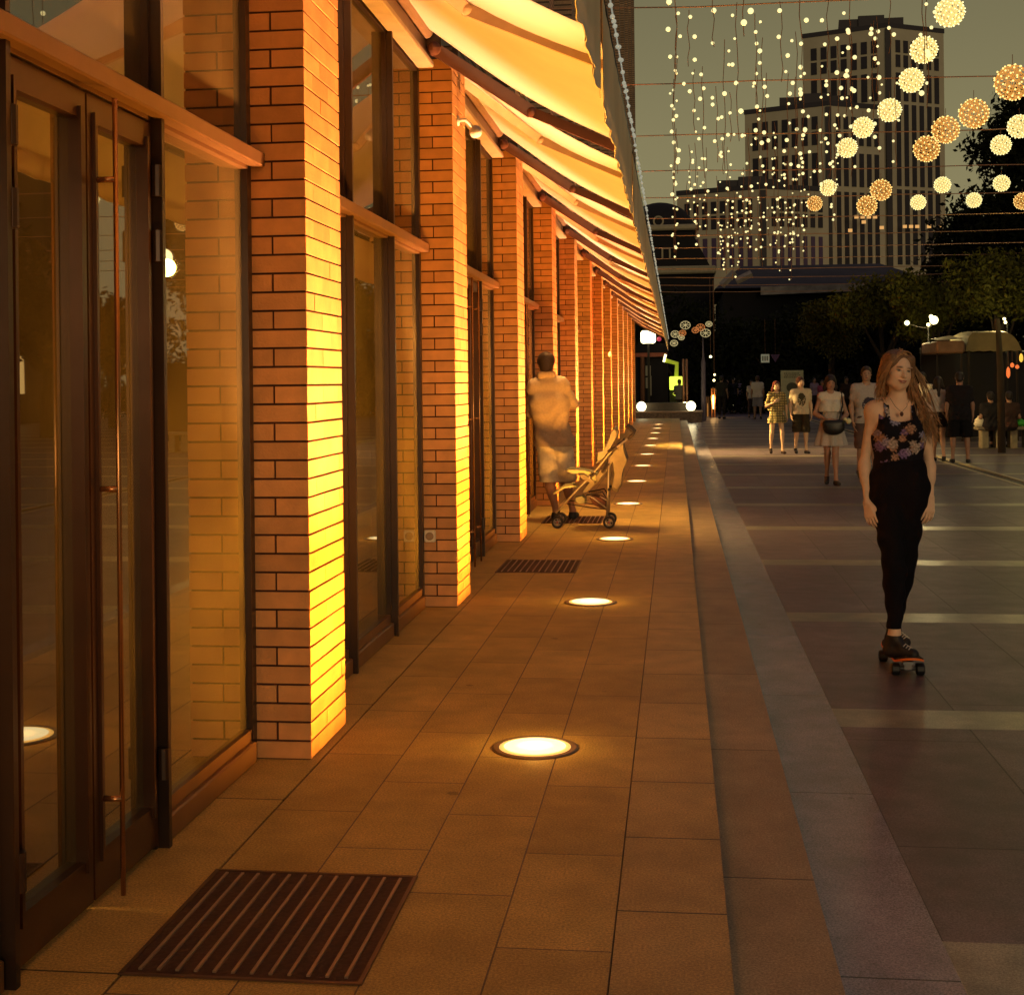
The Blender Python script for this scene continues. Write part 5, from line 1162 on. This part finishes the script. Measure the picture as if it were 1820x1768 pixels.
# market hall with long dark roof
hY = 84
t = thing('market_hall', 'long low hall with a dark pitched roof and pale eaves below the towers', 'building', (pt(1450, 500, hY)[0], hY, ZP))
xa, xb = pt(1285, 500, hY)[0], pt(1660, 500, hY)[0]; ze = pt(1400, 512, hY)[2]; zr = pt(1400, 474, hY + 9)[2]
MB().box(xa, xb, hY, hY + 16, ZP, ze - .2).build('wall', blk_m, t)
b = MB(); b.add([(xa - .5, hY - .8, ze), (xb + .5, hY - .8, ze), (xb - 2, hY + 8, zr), (xa + 1.5, hY + 8, zr), (xb + .5, hY + 17, ze), (xa - .5, hY + 17, ze)], [(0, 1, 2, 3), (2, 1, 4), (3, 2, 4, 5), (0, 3, 5), (0, 5, 4, 1)]); b.build('roof', mat('hall_roof', (.022, .02, .026), .7, var=.5, nscale=.6), t)
b = MB(); v0 = pt(1352, 506, hY - .9); v1 = pt(1572, 501, hY - .9); b.add([(v0[0], hY - .95, ze - .45), (v1[0], hY - .95, ze - .3), (v1[0], hY - .95, ze + .12), (v0[0], hY - .95, ze + .05), (v0[0], hY - .8, ze - .45), (v1[0], hY - .8, ze - .3), (v1[0], hY - .8, ze + .12), (v0[0], hY - .8, ze + .05)], [(0, 1, 2, 3), (7, 6, 5, 4), (0, 4, 5, 1), (1, 5, 6, 2), (2, 6, 7, 3), (3, 7, 4, 0)]); b.build('eaves', mat('eaves_pale', (.30, .27, .24), .7, var=.3, nscale=2), t)
for q in range(2):
    A = pt(1282 + 26 * q, 508 - 8 * q, hY - 1); B = pt(1306 + 30 * q, 484 + 2 * q, hY - 1); b = MB(); b.tube([A, B], .22, 4); b.build('rafter', MATS['eaves_pale'], t)

# ---------------------------------------------------------------- trees
bark = mat('bark', (.035, .024, .015), .9, bump=.8, bscale=8)
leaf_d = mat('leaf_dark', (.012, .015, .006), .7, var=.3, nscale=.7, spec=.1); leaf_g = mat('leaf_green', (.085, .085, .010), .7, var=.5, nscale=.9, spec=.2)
def crown_mesh(seed, blobs, nleaf, size, m, clump=26):
    rg = np.random.RandomState(seed); B = np.array(blobs); wts = B[:, 3] ** 2; wts = wts / wts.sum(); nc = nleaf // clump
    k = rg.choice(len(B), nc, p=wts); d = rg.normal(size=(nc, 3)); d /= np.linalg.norm(d, axis=1)[:, None]; rad = rg.uniform(.25, 1.05, nc) ** .6
    cc = B[k, :3] + d * (B[k, 3] * rad)[:, None] * [1, 1, .8]
    P = np.repeat(cc, clump, 0) + rg.normal(size=(nc * clump, 3)) * size * 2.3 * [1, 1, .6]
    n = len(P); a = rg.normal(size=(n, 3)); a /= np.linalg.norm(a, axis=1)[:, None]; b = rg.normal(size=(n, 3)); b -= a * (a * b).sum(1)[:, None]; b /= np.linalg.norm(b, axis=1)[:, None]
    s_ = (size * rg.uniform(.6, 1.3, n))[:, None]; V = np.stack([P - a * s_, P + b * s_ * .45, P + a * s_, P - b * s_ * .45], 1).reshape(-1, 3)
    return V, np.arange(4 * n).reshape(-1, 4)
def tree(label, x, y, h, blobs, nleaf, size, m, trunk_h, rt, seed, group='trees around the square', limbs=6):
    t = thing('tree', label, 'tree', (x, y, ZP), group); V, Q = crown_mesh(seed, blobs, nleaf, size, m); me = np_mesh('crown', V, Q, m, t); me.data.polygons.foreach_set('use_smooth', [False] * len(Q))
    b = MB(); rg = random.Random(seed); b.tube([(x, y, ZP), (x + .05, y, ZP + trunk_h * .5), (x - .03, y + .05, ZP + trunk_h)], [rt * 1.25, rt, rt * .75], 9)
    for q in range(limbs):
        c = blobs[q % len(blobs)]; b.tube([(x, y, ZP + trunk_h * rg.uniform(.8, 1.)), (x + c[0] * .45 + rg.uniform(-.2, .2), y + c[1] * .45, ZP + trunk_h + (c[2] - trunk_h) * .5), (x + c[0] * .9, y + c[1] * .9, ZP + c[2])], [rt * .5, rt * .3, rt * .1], 6)
    b.build('trunk', bark, t, smooth=True); return t
def blobs(seed, n, R_, zc, zr, r0, r1):
    rg = random.Random(seed); return [(rg.uniform(-1, 1) * R_, rg.uniform(-1, 1) * R_ * .7, zc + rg.uniform(-1, 1) * zr, rg.uniform(r0, r1)) for _ in range(n)]
x, y, _ = onz(1862, 725, ZP)
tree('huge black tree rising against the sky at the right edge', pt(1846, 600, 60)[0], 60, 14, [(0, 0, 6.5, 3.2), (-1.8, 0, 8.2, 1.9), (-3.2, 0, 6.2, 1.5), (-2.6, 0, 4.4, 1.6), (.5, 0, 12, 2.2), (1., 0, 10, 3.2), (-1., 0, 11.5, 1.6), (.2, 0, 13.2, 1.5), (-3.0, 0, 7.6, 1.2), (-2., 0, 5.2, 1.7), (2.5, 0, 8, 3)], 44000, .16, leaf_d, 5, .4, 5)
for i, (px, py, r_, Y, lab) in enumerate([(1772, 520, 92, 41, 'green leafed tree lit from below behind the canopy, rightmost of the lit ones'), (1668, 545, 70, 44, 'green tree with glowing lamp globes among its leaves above the skater'), (1570, 545, 76, 47, 'green tree just left of the lamp globes above the tall man'), (1478, 585, 52, 52, 'smaller dusky green tree left of the skater, in the middle distance')]):
    c = pt(px, py, Y); rr = r_ * Y / F; rg = random.Random(i)
    bl = [(rg.uniform(-.8, .8) * rr, rg.uniform(-.5, .5) * rr, c[2] - ZP + rg.uniform(-.45, .5) * rr, rr * rg.uniform(.35, .62)) for _ in range(9)]
    tree(lab, c[0], Y, 0, bl, 9000, .085, leaf_g, 2.2, .14, 20 + i)
for i, (px, py, r_, Y) in enumerate([(1200, 600, 60, 74), (1290, 600, 52, 76), (1375, 605, 50, 72), (1450, 600, 52, 75), (1535, 600, 54, 71), (1620, 590, 60, 73), (1700, 545, 80, 70), (1790, 540, 90, 69), (1880, 530, 90, 68)]):
    c = pt(px, py, Y); rr = r_ * Y / F; rg = random.Random(i + 40)
    bl = [(rg.uniform(-1.1, 1.1) * rr, rg.uniform(-.5, .5) * rr, max(.9, c[2] - ZP + rg.uniform(-2.1, .8) * rr), rr * rg.uniform(.5, .8)) for _ in range(16)]
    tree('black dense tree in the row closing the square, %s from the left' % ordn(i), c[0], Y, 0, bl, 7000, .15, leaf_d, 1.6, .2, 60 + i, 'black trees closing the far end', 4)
hd = thing('hedge', 'low black hedge line behind the crowd at the far end', 'hedge', (6, 66, ZP))
V, Q = crown_mesh(99, [(x_, 0, .9, 1.1) for x_ in np.arange(-9, 26, 1.2)], 16000, .14, leaf_d); np_mesh('foliage', V, Q, leaf_d, hd)
# street side across the square, mirrored in the shop glass
t = thing('far_side_building', 'dark building across the square beyond the right edge, mirrored in the glass', 'building', (30, 30, ZP))
MB().box(26, 38, 2, 66, ZP, 13).build('wall', mat('far_wall', (.07, .055, .04), .9, var=.3, nscale=.4), t)
litw = mat('lit_window', (.3, .2, .1), .4, emit=(1., .62, .2), estr=.9, var=0)
for k in range(14):
    if k % 3 == 1: continue
    MB().box(25.9, 26.02, 6 + k * 4.2, 7.6 + k * 4.2, 1.2 + (k % 2) * 3.6, 2.9 + (k % 2) * 3.6).build('window', litw, t)
for i, (x, y) in enumerate([(14, 17), (16, 25), (15, 33), (17, 42), (19, 52)]):
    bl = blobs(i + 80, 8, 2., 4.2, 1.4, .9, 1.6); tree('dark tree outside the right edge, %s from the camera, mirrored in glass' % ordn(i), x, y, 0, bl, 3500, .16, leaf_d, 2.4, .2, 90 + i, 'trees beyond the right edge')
# lamp globes among the leaves
glow = mat('lamp_globe', (.9, .8, .5), .3, emit=(1., .88, .42), estr=3.5, var=0)
pole_m = mat('pole_dark', (.03, .025, .02), .5, metal=.3)
def lamp_post(label, px, py, Y, heads, power, col=(1, .8, .35)):
    c = pt(px, py, Y); t = thing('street_lamp', label, 'street lamp', (c[0], Y, ZP)); MB().tube([(c[0], Y, ZP), (c[0], Y, c[2] - .1)], [.03, .018], 6).build('pole', mat('lamp_pole_black', (.008, .008, .007), .8), t)
    for (hx, hy, r_) in heads:
        h = pt(hx, hy, Y); MB().tube([(c[0], Y, c[2] - .15), ((c[0] + h[0]) / 2, Y, c[2] - .1), (h[0], Y, h[2])], .012, 6).build('arm', pole_m, t); MB().ball(h, r_, 14, 10).build('globe', glow, t, smooth=True)
    ld = bpy.data.lights.new('light', 'POINT'); ld.energy = power; ld.color = col; ld.shadow_soft_size = .2; lo = bpy.data.objects.new('light', ld); COL.objects.link(lo); lo.parent = t; lo.location = (-.3, -.6, c[2] - ZP - .3); lo.visible_camera = False
lamp_post('street lamp with two white globes glowing among the leaves above the skater', 1650, 574, 39, [(1612, 574, .07), (1660, 569, .12), (1650, 577, .05), (1655, 563, .06)], 110)
lamp_post('small lamp glowing through the leaves at the upper right', 1790, 568, 37, [(1785, 567, .04), (1787, 573, .04)], 70)
lamp_post('tall lamp outside the right edge, throwing yellow light across the square', 1895, 420, 30, [(1895, 420, .2)], 110, (1, .78, .2))

# ---------------------------------------------------------------- stall canopies, pole, bench, bags
canv = mat('stall_canvas', (.25, .2, .09), .85, var=.12, nscale=6, bump=.4, bscale=6); canb = mat('stall_canvas_brown', (.24, .14, .08), .85, var=.2, nscale=5)
sY = 36
t = thing('stall_canopy', 'cream vaulted market canopy at the right edge', 'canopy', (pt(1765, 620, sY)[0], sY, ZP))
xa, xb = pt(1716, 600, sY)[0], pt(1816, 600, sY)[0]; z0 = pt(1760, 624, sY)[2]; z1 = pt(1760, 591, sY)[2]
b = MB(); n = 16; vs = []; fs = []
for j, yy in enumerate((sY, sY + .4, sY + 1.6, sY + 2.4)):
    for i in range(n + 1):
        u = i / n; x = xa + (xb - xa) * u; e_ = min(u / .12, 1, (1 - u) / .3); top = z0 + (z1 - z0) * math.sin(min(e_, 1) * math.pi / 2) ** .7
        vs.append((x, yy, top + (.05 if j in (1, 2) else 0)))
m1 = len(vs)
for j in range(3):
    for i in range(n): a = j * (n + 1) + i; fs.append((a, a + 1, a + n + 2, a + n + 1))
for i in range(n + 1):
    x = vs[i][0]; vs.append((x, sY, z0 + .015 * math.sin(i * 2.1)))
for i in range(n): fs.append((i, m1 + i, m1 + i + 1, i + 1))
b.add(vs, fs); b.build('canvas', canv, t, smooth=False)
for xx in (xa + .1, xb - .1): MB().tube([(xx, sY + .1, ZP), (xx, sY + .1, z0)], .03, 6).build('post', pole_m, t)
MB().box(xa + .1, xb + 3.5, sY + 2.5, sY + 2.7, ZP, z0).build('back_panel', blk_m, t)
t = thing('stall_awning', 'brown flat fronted stall canopy left of the cream one', 'canopy', (pt(1687, 620, sY)[0], sY - .4, ZP))
xa2, xb2 = pt(1662, 600, sY)[0], pt(1712, 600, sY)[0]; b = MB(); b.bev(xa2, xb2, sY - .2, sY + 2, pt(1690, 628, sY)[2], pt(1690, 606, sY)[2], .04); b.build('canvas', canb, t)
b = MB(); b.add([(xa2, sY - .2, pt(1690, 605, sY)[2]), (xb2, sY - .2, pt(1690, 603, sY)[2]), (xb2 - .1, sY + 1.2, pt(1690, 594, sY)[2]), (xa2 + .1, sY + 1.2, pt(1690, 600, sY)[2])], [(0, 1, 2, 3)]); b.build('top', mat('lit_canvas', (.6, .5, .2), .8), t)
for xx in (xa2 + .05, xb2 - .05): MB().tube([(xx, sY, ZP), (xx, sY, pt(1690, 627, sY)[2])], .025, 6).build('post', pole_m, t)
MB().box(xa2, xb2 + .2, sY + 2.1, sY + 2.2, ZP, pt(1690, 612, sY)[2]).build('back_panel', blk_m, t)
pp = pt(1775, 585, 30.5); t = thing('young_tree', 'slim dark tree trunk crossing in front of the cream canopy', 'tree', (pp[0], 30.5, ZP))
MB().tube([(pp[0] + .04, 30.5, ZP), (pp[0] + .03, 30.5, 1.6), (pp[0], 30.5, 2.3), (pp[0] - .02, 30.5, 2.75)], [.085, .075, .06, .05], 9).build('trunk', bark, t, smooth=True)
t = thing('bench', 'stone slatted bench at the right with two people sitting on it', 'bench', (7.3, 31, ZP))
v = onz(1738, 797, ZP); v2 = onz(1815, 797, ZP); by = float(v[1]); bx0, bx1 = float(v[0]), float(v2[0]) + 1.4
MB().bev(bx0, bx1, by, by + .45, .25, .33, .02).build('seat', mat('bench_stone', (.22, .19, .13), .8, var=.2), t)
for q in range(7): x = bx0 + .1 + (bx1 - bx0 - .4) * q / 6; MB().bev(x, x + .16, by + .05, by + .4, ZP, .25, .015).build('leg', MATS['bench_stone'], t)
def bagm(name, label, px, py, Y, w_, h_, m):
    c = pt(px, py, Y); t = thing(name, label, 'bag', c); s = Sdf(.03); s.ell((0, 0, h_ * .45), (w_ * .5, .1, h_ * .5)); s.cap((-w_ * .3, 0, h_ * .2), (w_ * .3, 0, h_ * .2), h_ * .28); s.cap((-w_ * .15, 0, h_ * .9), (w_ * .15, .0, h_ * 1.02), .025); s.plane((0, 0, -1), 0); V, Q = s.mesh(.02); V[:, 0] += .01 * np.sin(V[:, 2] * 60); np_mesh('sack', V, Q, m, t)
wb_ = mat('white_bag', (.75, .7, .55), .7, bump=.4, bscale=12)
bz = .335
def onbench(px): v = ony(px, 760, by + .2); return float(v[0])
for nm, lb, px, w_, h_, m in (('bag', 'white plastic bag standing on the left end of the bench', 1741, .26, .24, wb_), ('bag', 'crumpled cream bag on the bench between the sitters', 1792, .28, .2, wb_), ('bag', 'bright green bag at the right end of the bench', 1812, .3, .15, mat('green_bag', (.04, .4, .03), .6))):
    x = onbench(px); t = thing(nm, lb, 'bag', (x, by + .12, bz)); s = Sdf(.03); s.ell((0, 0, h_ * .45), (w_ * .5, .1, h_ * .5)); s.cap((-w_ * .3, 0, h_ * .25), (w_ * .3, 0, h_ * .25), h_ * .28); s.cap((-w_ * .15, 0, h_ * .95), (w_ * .12, 0, h_ * 1.05), .02); s.plane((0, 0, -1), 0); V, Q = s.mesh(.018); V[:, 0] += .008 * np.sin(V[:, 2] * 70 + V[:, 1] * 40); np_mesh('sack', V, Q, m, t)
redl = mat('red_lantern', (.6, .15, .05), .4, emit=(1, .22, .05), estr=.8, var=0); yell = mat('yellow_flower_glow', (.7, .5, .1), .4, emit=(1, .62, .08), estr=.9, var=0)
for i, (px, py, hh, m, lb) in enumerate([(1792, 662, .28, redl, 'long red lantern hanging under the cream canopy, lowest of the red ones'), (1799, 649, .12, redl, 'small red lantern just above and right of the long one'), (1808, 652, .1, redl, 'tiny red lantern rightmost under the canopy'), (1815, 636, .22, yell, 'glowing yellow shape for the flowers at the right edge below the canopy')]):  # the yellow one stands for flowers, with a glow added
    c = pt(px, py, 35.3); t = thing('hanging_lantern', lb, 'lantern', c, 'small lanterns under the canopy'); MB().lathe(c, [(.012, -hh / 2), (.045, -hh * .3), (.05, 0), (.04, hh * .3), (.012, hh / 2)], 10).build('shade', m, t, smooth=True); MB().tube([(c[0], c[1], c[2] + hh / 2), (c[0], c[1], z0)], .006, 4).build('cord', cordm, t)

# ---------------------------------------------------------------- end of the walkway: planter, lamps, kiosk
gran = mat('planter_granite', (.13, .09, .07), .6, var=.5, nscale=14); cap_m = mat('planter_cap', (.34, .24, .17), .4)
pY = YE
t = thing('planter', 'low granite planter wall closing the walkway', 'planter', (-.6, pY, ZP))
x0, x1 = pt(1128, 730, pY)[0] - .4, pt(1250, 730, pY)[0]; zc = pt(1200, 731, pY)[2]
b = MB(); b.box(x0 + .05, x1 - .05, pY + .05, pY + 2.15, ZP, zc - .06); b.build('wall', gran, t); MB().bev(x0, x1, pY, pY + 2.2, zc - .06, zc, .02).build('coping', cap_m, t)
MB().box(x0 + .3, x1 - .3, pY + .6, pY + 1.9, zc, zc + .32).build('flower_box', mat('planter_soil', (.05, .04, .03), .9), t)
gl2 = mat('ball_lamp', (.9, .85, .6), .3, emit=(1., .9, .55), estr=4, var=0)
for px, py, r_, yy, lb in ((1140, 719, .19, pY + .3, 'white glowing ball lamp at the left end of the planter'), (1217, 714, .17, pY + 1.0, 'white glowing ball lamp behind the other, right part of the planter'), (1228, 717, .19, pY + .3, 'front white glowing ball lamp on the right corner of the planter')):
    c = pt(px, py, yy); t = thing('ball_lamp', lb, 'ball lamp', (c[0], yy, zc), 'ball lamps on the planter'); MB().ball((c[0], yy, zc + r_), r_, 20, 14).build('globe', gl2, t, smooth=True); MB().lathe((c[0], yy, zc), [(.08, 0), (.08, .03), (.05, .05)], 14).build('base', pole_m, t)
    ld = bpy.data.lights.new('light', 'POINT'); ld.energy = 14; ld.color = (1, .75, .35); ld.shadow_soft_size = r_; lo = bpy.data.objects.new('light', ld); COL.objects.link(lo); lo.parent = t; lo.location = (0, -.0, r_ + .02 + r_); lo.visible_camera = False
kY = 57.5
lime = mat('lime_box', (.7, .9, .1), .4, emit=(.85, 1., .08), estr=1.6, var=0)
a = pt(1190, 693, kY); b_ = pt(1213, 669, kY); t = thing('kiosk_sign', 'lime glowing box sign on a kiosk beyond the planter', 'lit box', ((a[0] + b_[0]) / 2, kY, ZP))
MB().bev(a[0], b_[0], kY, kY + .3, a[2], b_[2], .03).build('light_box', lime, t); b = MB(); b.box(a[0], b_[0], kY + .05, kY + .5, ZP, a[2]); b.build('cabinet', mat('kiosk_dark', (.04, .04, .02), .6), t)
g1 = mat('lime_post', (.35, .4, .03), .5, emit=(.3, .36, .02), estr=.6, var=0); p1 = pt(1202, 669, kY + .4); p2 = pt(1203, 646, kY + .4); p3 = pt(1180, 640, kY + .4)
MB().tube([p1, p2, p3], .09, 8).build('bent_duct', g1, t); c = pt(1181, 637, kY + .3); MB().tube([(c[0] - .03, kY + .3, c[2] - .15), (c[0] + .05, kY + .3, c[2] + .17)], .05, 8).build('spot_head', glow, t)
c = pt(1204, 700, kY - .8); MB().ball((c[0], kY - .1, c[2]), .17, 10, 8, sc=(1.1, .5, .6)).build('glow_panel', lime, t)
sitter('man in a grey shirt sitting in front of the lime sign', (pt(1208, 720, kY - 1)[0], kY - .9, .16), R(160), (.12, .12, .11), seat=.5)
for i, px in enumerate((1215, 1221)):
    a = pt(px, 705, 56.4); c = pt(px, 640, 56.4); t = thing('slim_pole', 'slim copper pole above the ball lamps, %s of the pair' % ('left' if i == 0 else 'right'), 'pole', (a[0], 56.4, ZP), 'pair of copper poles'); MB().tube([(a[0], 56.4, ZP), (a[0], 56.4, c[2])], .045, 8).build('tube', mat('copper', (.55, .28, .14), .4, metal=.4), t, smooth=True); MB().ball((a[0], 56.4, c[2]), .05, 8, 6).build('finial', MATS['copper'], t)
c = pt(1152, 599, 60); t = thing('lit_sign', 'bright rounded square sign lit white under the last awnings', 'lit sign', (c[0], 60, c[2])); rad = .33; MB().bev(c[0] - rad, c[0] + rad, 59.9, 60.1, c[2] - .28, c[2] + .28, .09).build('face', gl2, t); MB().tube([(c[0], 60.1, c[2]), (c[0], 60.4, c[2]), (c[0], 60.4, ZP)], .05, 8).build('bracket', pole_m, t)
MB().ball((c[0] + .48, 60, c[2] - .1), .1, 10, 8).build('red_lamp', mat('red_glow', (.5, .05, .08), .4, emit=(.6, .05, .1), estr=.6, var=0), t)
# small far building at the gallery end
t = thing('corner_cafe', 'dark cafe front with a red brown beam left of the lime sign', 'building', (-3, 62, ZP)); xa = pt(1100, 640, 62)[0]; xb = pt(1186, 640, 62)[0]
MB().box(xa, xb, 62.6, 68, ZP, pt(1150, 610, 62)[2]).build('wall', blk_m, t); zb0, zb1 = pt(1150, 634, 62)[2], pt(1150, 627, 62)[2]; MB().box(xa, xb, 62.2, 62.6, zb0, zb1).build('beam', mat('red_beam', (.3, .07, .03), .6), t)
MB().tube([(pt(1142, 700, 62)[0], 62.3, ZP), (pt(1142, 700, 62)[0], 62.3, zb0)], .1, 8).build('post', mat('post_red', (.14, .05, .02), .6), t)
for px, y0_, y1_, w_ in ((1152, 668, 650, .12), (1150, 690, 671, .06), (1157, 703, 668, .03)): a = pt(px, y0_, 62.5); c = pt(px, y1_, 62.5); MB().box(a[0] - w_, a[0] + w_, 62.5, 62.58, a[2], c[2]).build('panel', mat('grey_panel', (.26, .25, .2), .6), t)
# iron ornament sculptures on a pole: white and orange lacy wheels
orw = mat('ornament_white', (.5, .45, .3), .5, emit=(.5, .42, .2), estr=.7, var=0); oro = mat('ornament_orange', (.5, .2, .08), .5, emit=(.6, .2, .05), estr=.6, var=0)
t = thing('light_ornament', 'lacy white and orange wheel shaped decoration behind the awning end', 'decoration', (pt(1240, 600, 55)[0], 55, ZP))
for i, (px, py, r_, m) in enumerate([(1218, 578, .2, orw), (1200, 594, .17, orw), (1198, 610, .15, orw), (1213, 592, .14, oro), (1245, 582, .17, oro), (1254, 592, .2, orw), (1236, 587, .14, oro), (1211, 600, .12, orw), (1260, 576, .13, orw)]):
    c = Vector(pt(px, py, 55)); b = MB()
    b.tube([tuple(c + Vector((math.cos(q * math.pi / 8) * r_, 0, math.sin(q * math.pi / 8) * r_ * .8))) for q in range(17)], .014, 5, cap=False)
    for q in range(8): a = q * math.pi / 4; b.tube([tuple(c), tuple(c + Vector((math.cos(a) * r_, .01, math.sin(a) * r_ * .8)))], .011, 5)
    b.build('lace_wheel', m, t)
a = pt(1250, 645, 55); c = pt(1249, 600, 55); MB().tube([(c[0], 55, ZP), (a[0], 55, a[2]), (a[0], 55, a[2] + .25), (c[0], 55, c[2])], [.1, .09, .045, .02], 8).build('post', mat('ornament_post', (.12, .1, .14), .6), t)
# lit bollards, signs, posters
bo = mat('bollard_light', (.8, .45, .15), .4, emit=(1, .42, .08), estr=.8, var=0)
for px, py, pb, w_, lb, hot in ((1268, 690, 742, .10, 'tall slatted bollard lamp glowing orange, the taller of two', 1), (1258, 705, 740, .07, 'shorter orange bollard lamp left of the tall one', 0)):
    v = onz(px, pb, ZP); z1 = float(ony(px, py, v[1])[2]); t = thing('bollard_lamp', lb, 'bollard lamp', (v[0], v[1], ZP), 'glowing bollard lamps')
    for q in (-1, 1): MB().bev(v[0] + q * w_ * .6 - .035, v[0] + q * w_ * .6 + .035, v[1] - .05, v[1] + .05, ZP, z1, .01).build('slat', mat('copper_slat', (.5, .22, .08), .4), t)
    MB().tube([(v[0], v[1], z1 - .9), (v[0], v[1], z1 - .3)], .045, 8).build('tube_light', glow if hot else bo, t); MB().bev(v[0] - w_, v[0] + w_, v[1] - .07, v[1] + .07, z1, z1 + .04, .01).build('cap', pole_m, t)
    if hot:
        ld = bpy.data.lights.new('light', 'POINT'); ld.energy = 18; ld.color = (1, .5, .15); ld.shadow_soft_size = .08; lo = bpy.data.objects.new('light', ld); COL.objects.link(lo); lo.parent = t; lo.location = (0, -.25, z1 - ZP - .5); lo.visible_camera = False
for px, py, Y, r_, lb in ((1270, 666, 62, .05, 'upper small warm bulb above the tall bollard'), (1269, 676, 62, .06, 'lower small warm bulb above the tall bollard'), (1263, 634, 60, .06, 'single yellow bulb in the dark left of the square sign')):
    c = pt(px, py, Y); t = thing('small_bulb', lb, 'bulb', c); MB().ball(c, r_, 10, 8).build('glass', glow, t, smooth=True); MB().tube([c, (c[0], c[1], 6.)], .01, 4).build('cord', cordm, t)
v = onz(1405, 738, ZP); Yp = 50.; a = pt(1388, 705, Yp); c = pt(1428, 658, Yp)
t = thing('poster_board', 'pale green poster board with dark lettering behind the smiling boy', 'poster', ((a[0] + c[0]) / 2, Yp, ZP)); MB().bev(a[0], c[0], Yp, Yp + .06, a[2] - .8, c[2], .01).build('board', mat('poster_green', (.36, .4, .28), .7), t)
for x in (a[0] + .1, c[0] - .1): MB().box(x - .03, x + .03, Yp + .061, Yp + .12, ZP, c[2]).build('leg', pole_m, t)
b = MB(); 
for r_ in range(3):
    x = a[0] + .12
    rg = random.Random(r_)
    while x < c[0] - .15: w_ = rg.uniform(.02, .05); b.box(x, x + w_, Yp - .004, Yp - .001, c[2] - .13 - .07 * r_, c[2] - .09 - .07 * r_); x += w_ + .02
b.ball((a[0] + .4, Yp, c[2] - .62), .2, 16, 10, sc=(1, .02, .9)); b.build('print', mat('poster_print', (.06, .07, .05), .7), t)
c = pt(1360, 637, 56); t = thing('square_sign', 'small pale square sign hanging beside the violet pennant', 'sign', c); MB().bev(c[0] - .17, c[0] + .17, 56, 56.03, c[2] - .17, c[2] + .17, .01).build('board', mat('sign_pale', (.4, .4, .3), .7, emit=(.3, .3, .2), estr=.35, var=.1), t); 
b = MB(); [b.box(c[0] - .12 + .09 * q, c[0] - .12 + .09 * q + .05, 55.995, 55.999, c[2] - .1, c[2] + .1) for q in range(3)]; b.build('marks', mat('sign_marks', (.15, .14, .1), .7), t); MB().tube([(c[0], 56.02, c[2] + .17), (c[0], 56.02, c[2] + 1.6)], .008, 4).build('cord', cordm, t)
c = pt(1378, 637, 56); t = thing('pennant', 'small violet triangular pennant right of the pale square sign', 'pennant', c); b = MB(); b.add([(c[0] - .19, 56, c[2] + .16), (c[0] + .19, 56, c[2] + .16), (c[0], 56, c[2] - .16), (c[0] - .19, 56.01, c[2] + .16), (c[0] + .19, 56.01, c[2] + .16), (c[0], 56.01, c[2] - .16)], [(0, 2, 1), (3, 4, 5), (0, 1, 4, 3), (1, 2, 5, 4), (2, 0, 3, 5)]); b.build('cloth', mat('violet_cloth', (.16, .09, .22), .8), t); MB().tube([(c[0], 56.0, c[2] + .16), (c[0], 56.0, c[2] + 1.6)], .008, 4).build('cord', cordm, t)
# candles / small ground lights in the crowd
for i, (px, py) in enumerate([(1304, 727), (1299, 727), (1340, 724)]):
    v = onz(px, py, ZP); t = thing('candle_lamp', 'small glowing ground lantern among the far crowd, %s from the left' % ordn((1, 0, 2)[i]), 'lantern', tuple(v), 'ground lanterns in the crowd'); MB().lathe(tuple(v), [(.05, 0), (.07, .05), (.07, .22 if i == 0 else .12), (.03, .26 if i == 0 else .15)], 10).build('glass', glow if i == 0 else bo, t, smooth=True); MB().lathe(tuple(v), [(.09, 0), (.09, .02)], 10).build('base', pole_m, t)

# ---------------------------------------------------------------- light spilling out of the lit bays
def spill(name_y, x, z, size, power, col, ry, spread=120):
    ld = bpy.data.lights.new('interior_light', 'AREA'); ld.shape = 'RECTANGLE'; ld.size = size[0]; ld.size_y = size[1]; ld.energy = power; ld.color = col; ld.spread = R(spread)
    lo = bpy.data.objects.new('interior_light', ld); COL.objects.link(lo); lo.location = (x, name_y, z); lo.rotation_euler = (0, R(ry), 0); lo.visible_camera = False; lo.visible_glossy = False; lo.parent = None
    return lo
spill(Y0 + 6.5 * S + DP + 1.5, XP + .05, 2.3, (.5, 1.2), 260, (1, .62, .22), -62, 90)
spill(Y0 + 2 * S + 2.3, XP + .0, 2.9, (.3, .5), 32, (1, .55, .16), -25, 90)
print('all done', len(bpy.data.objects))
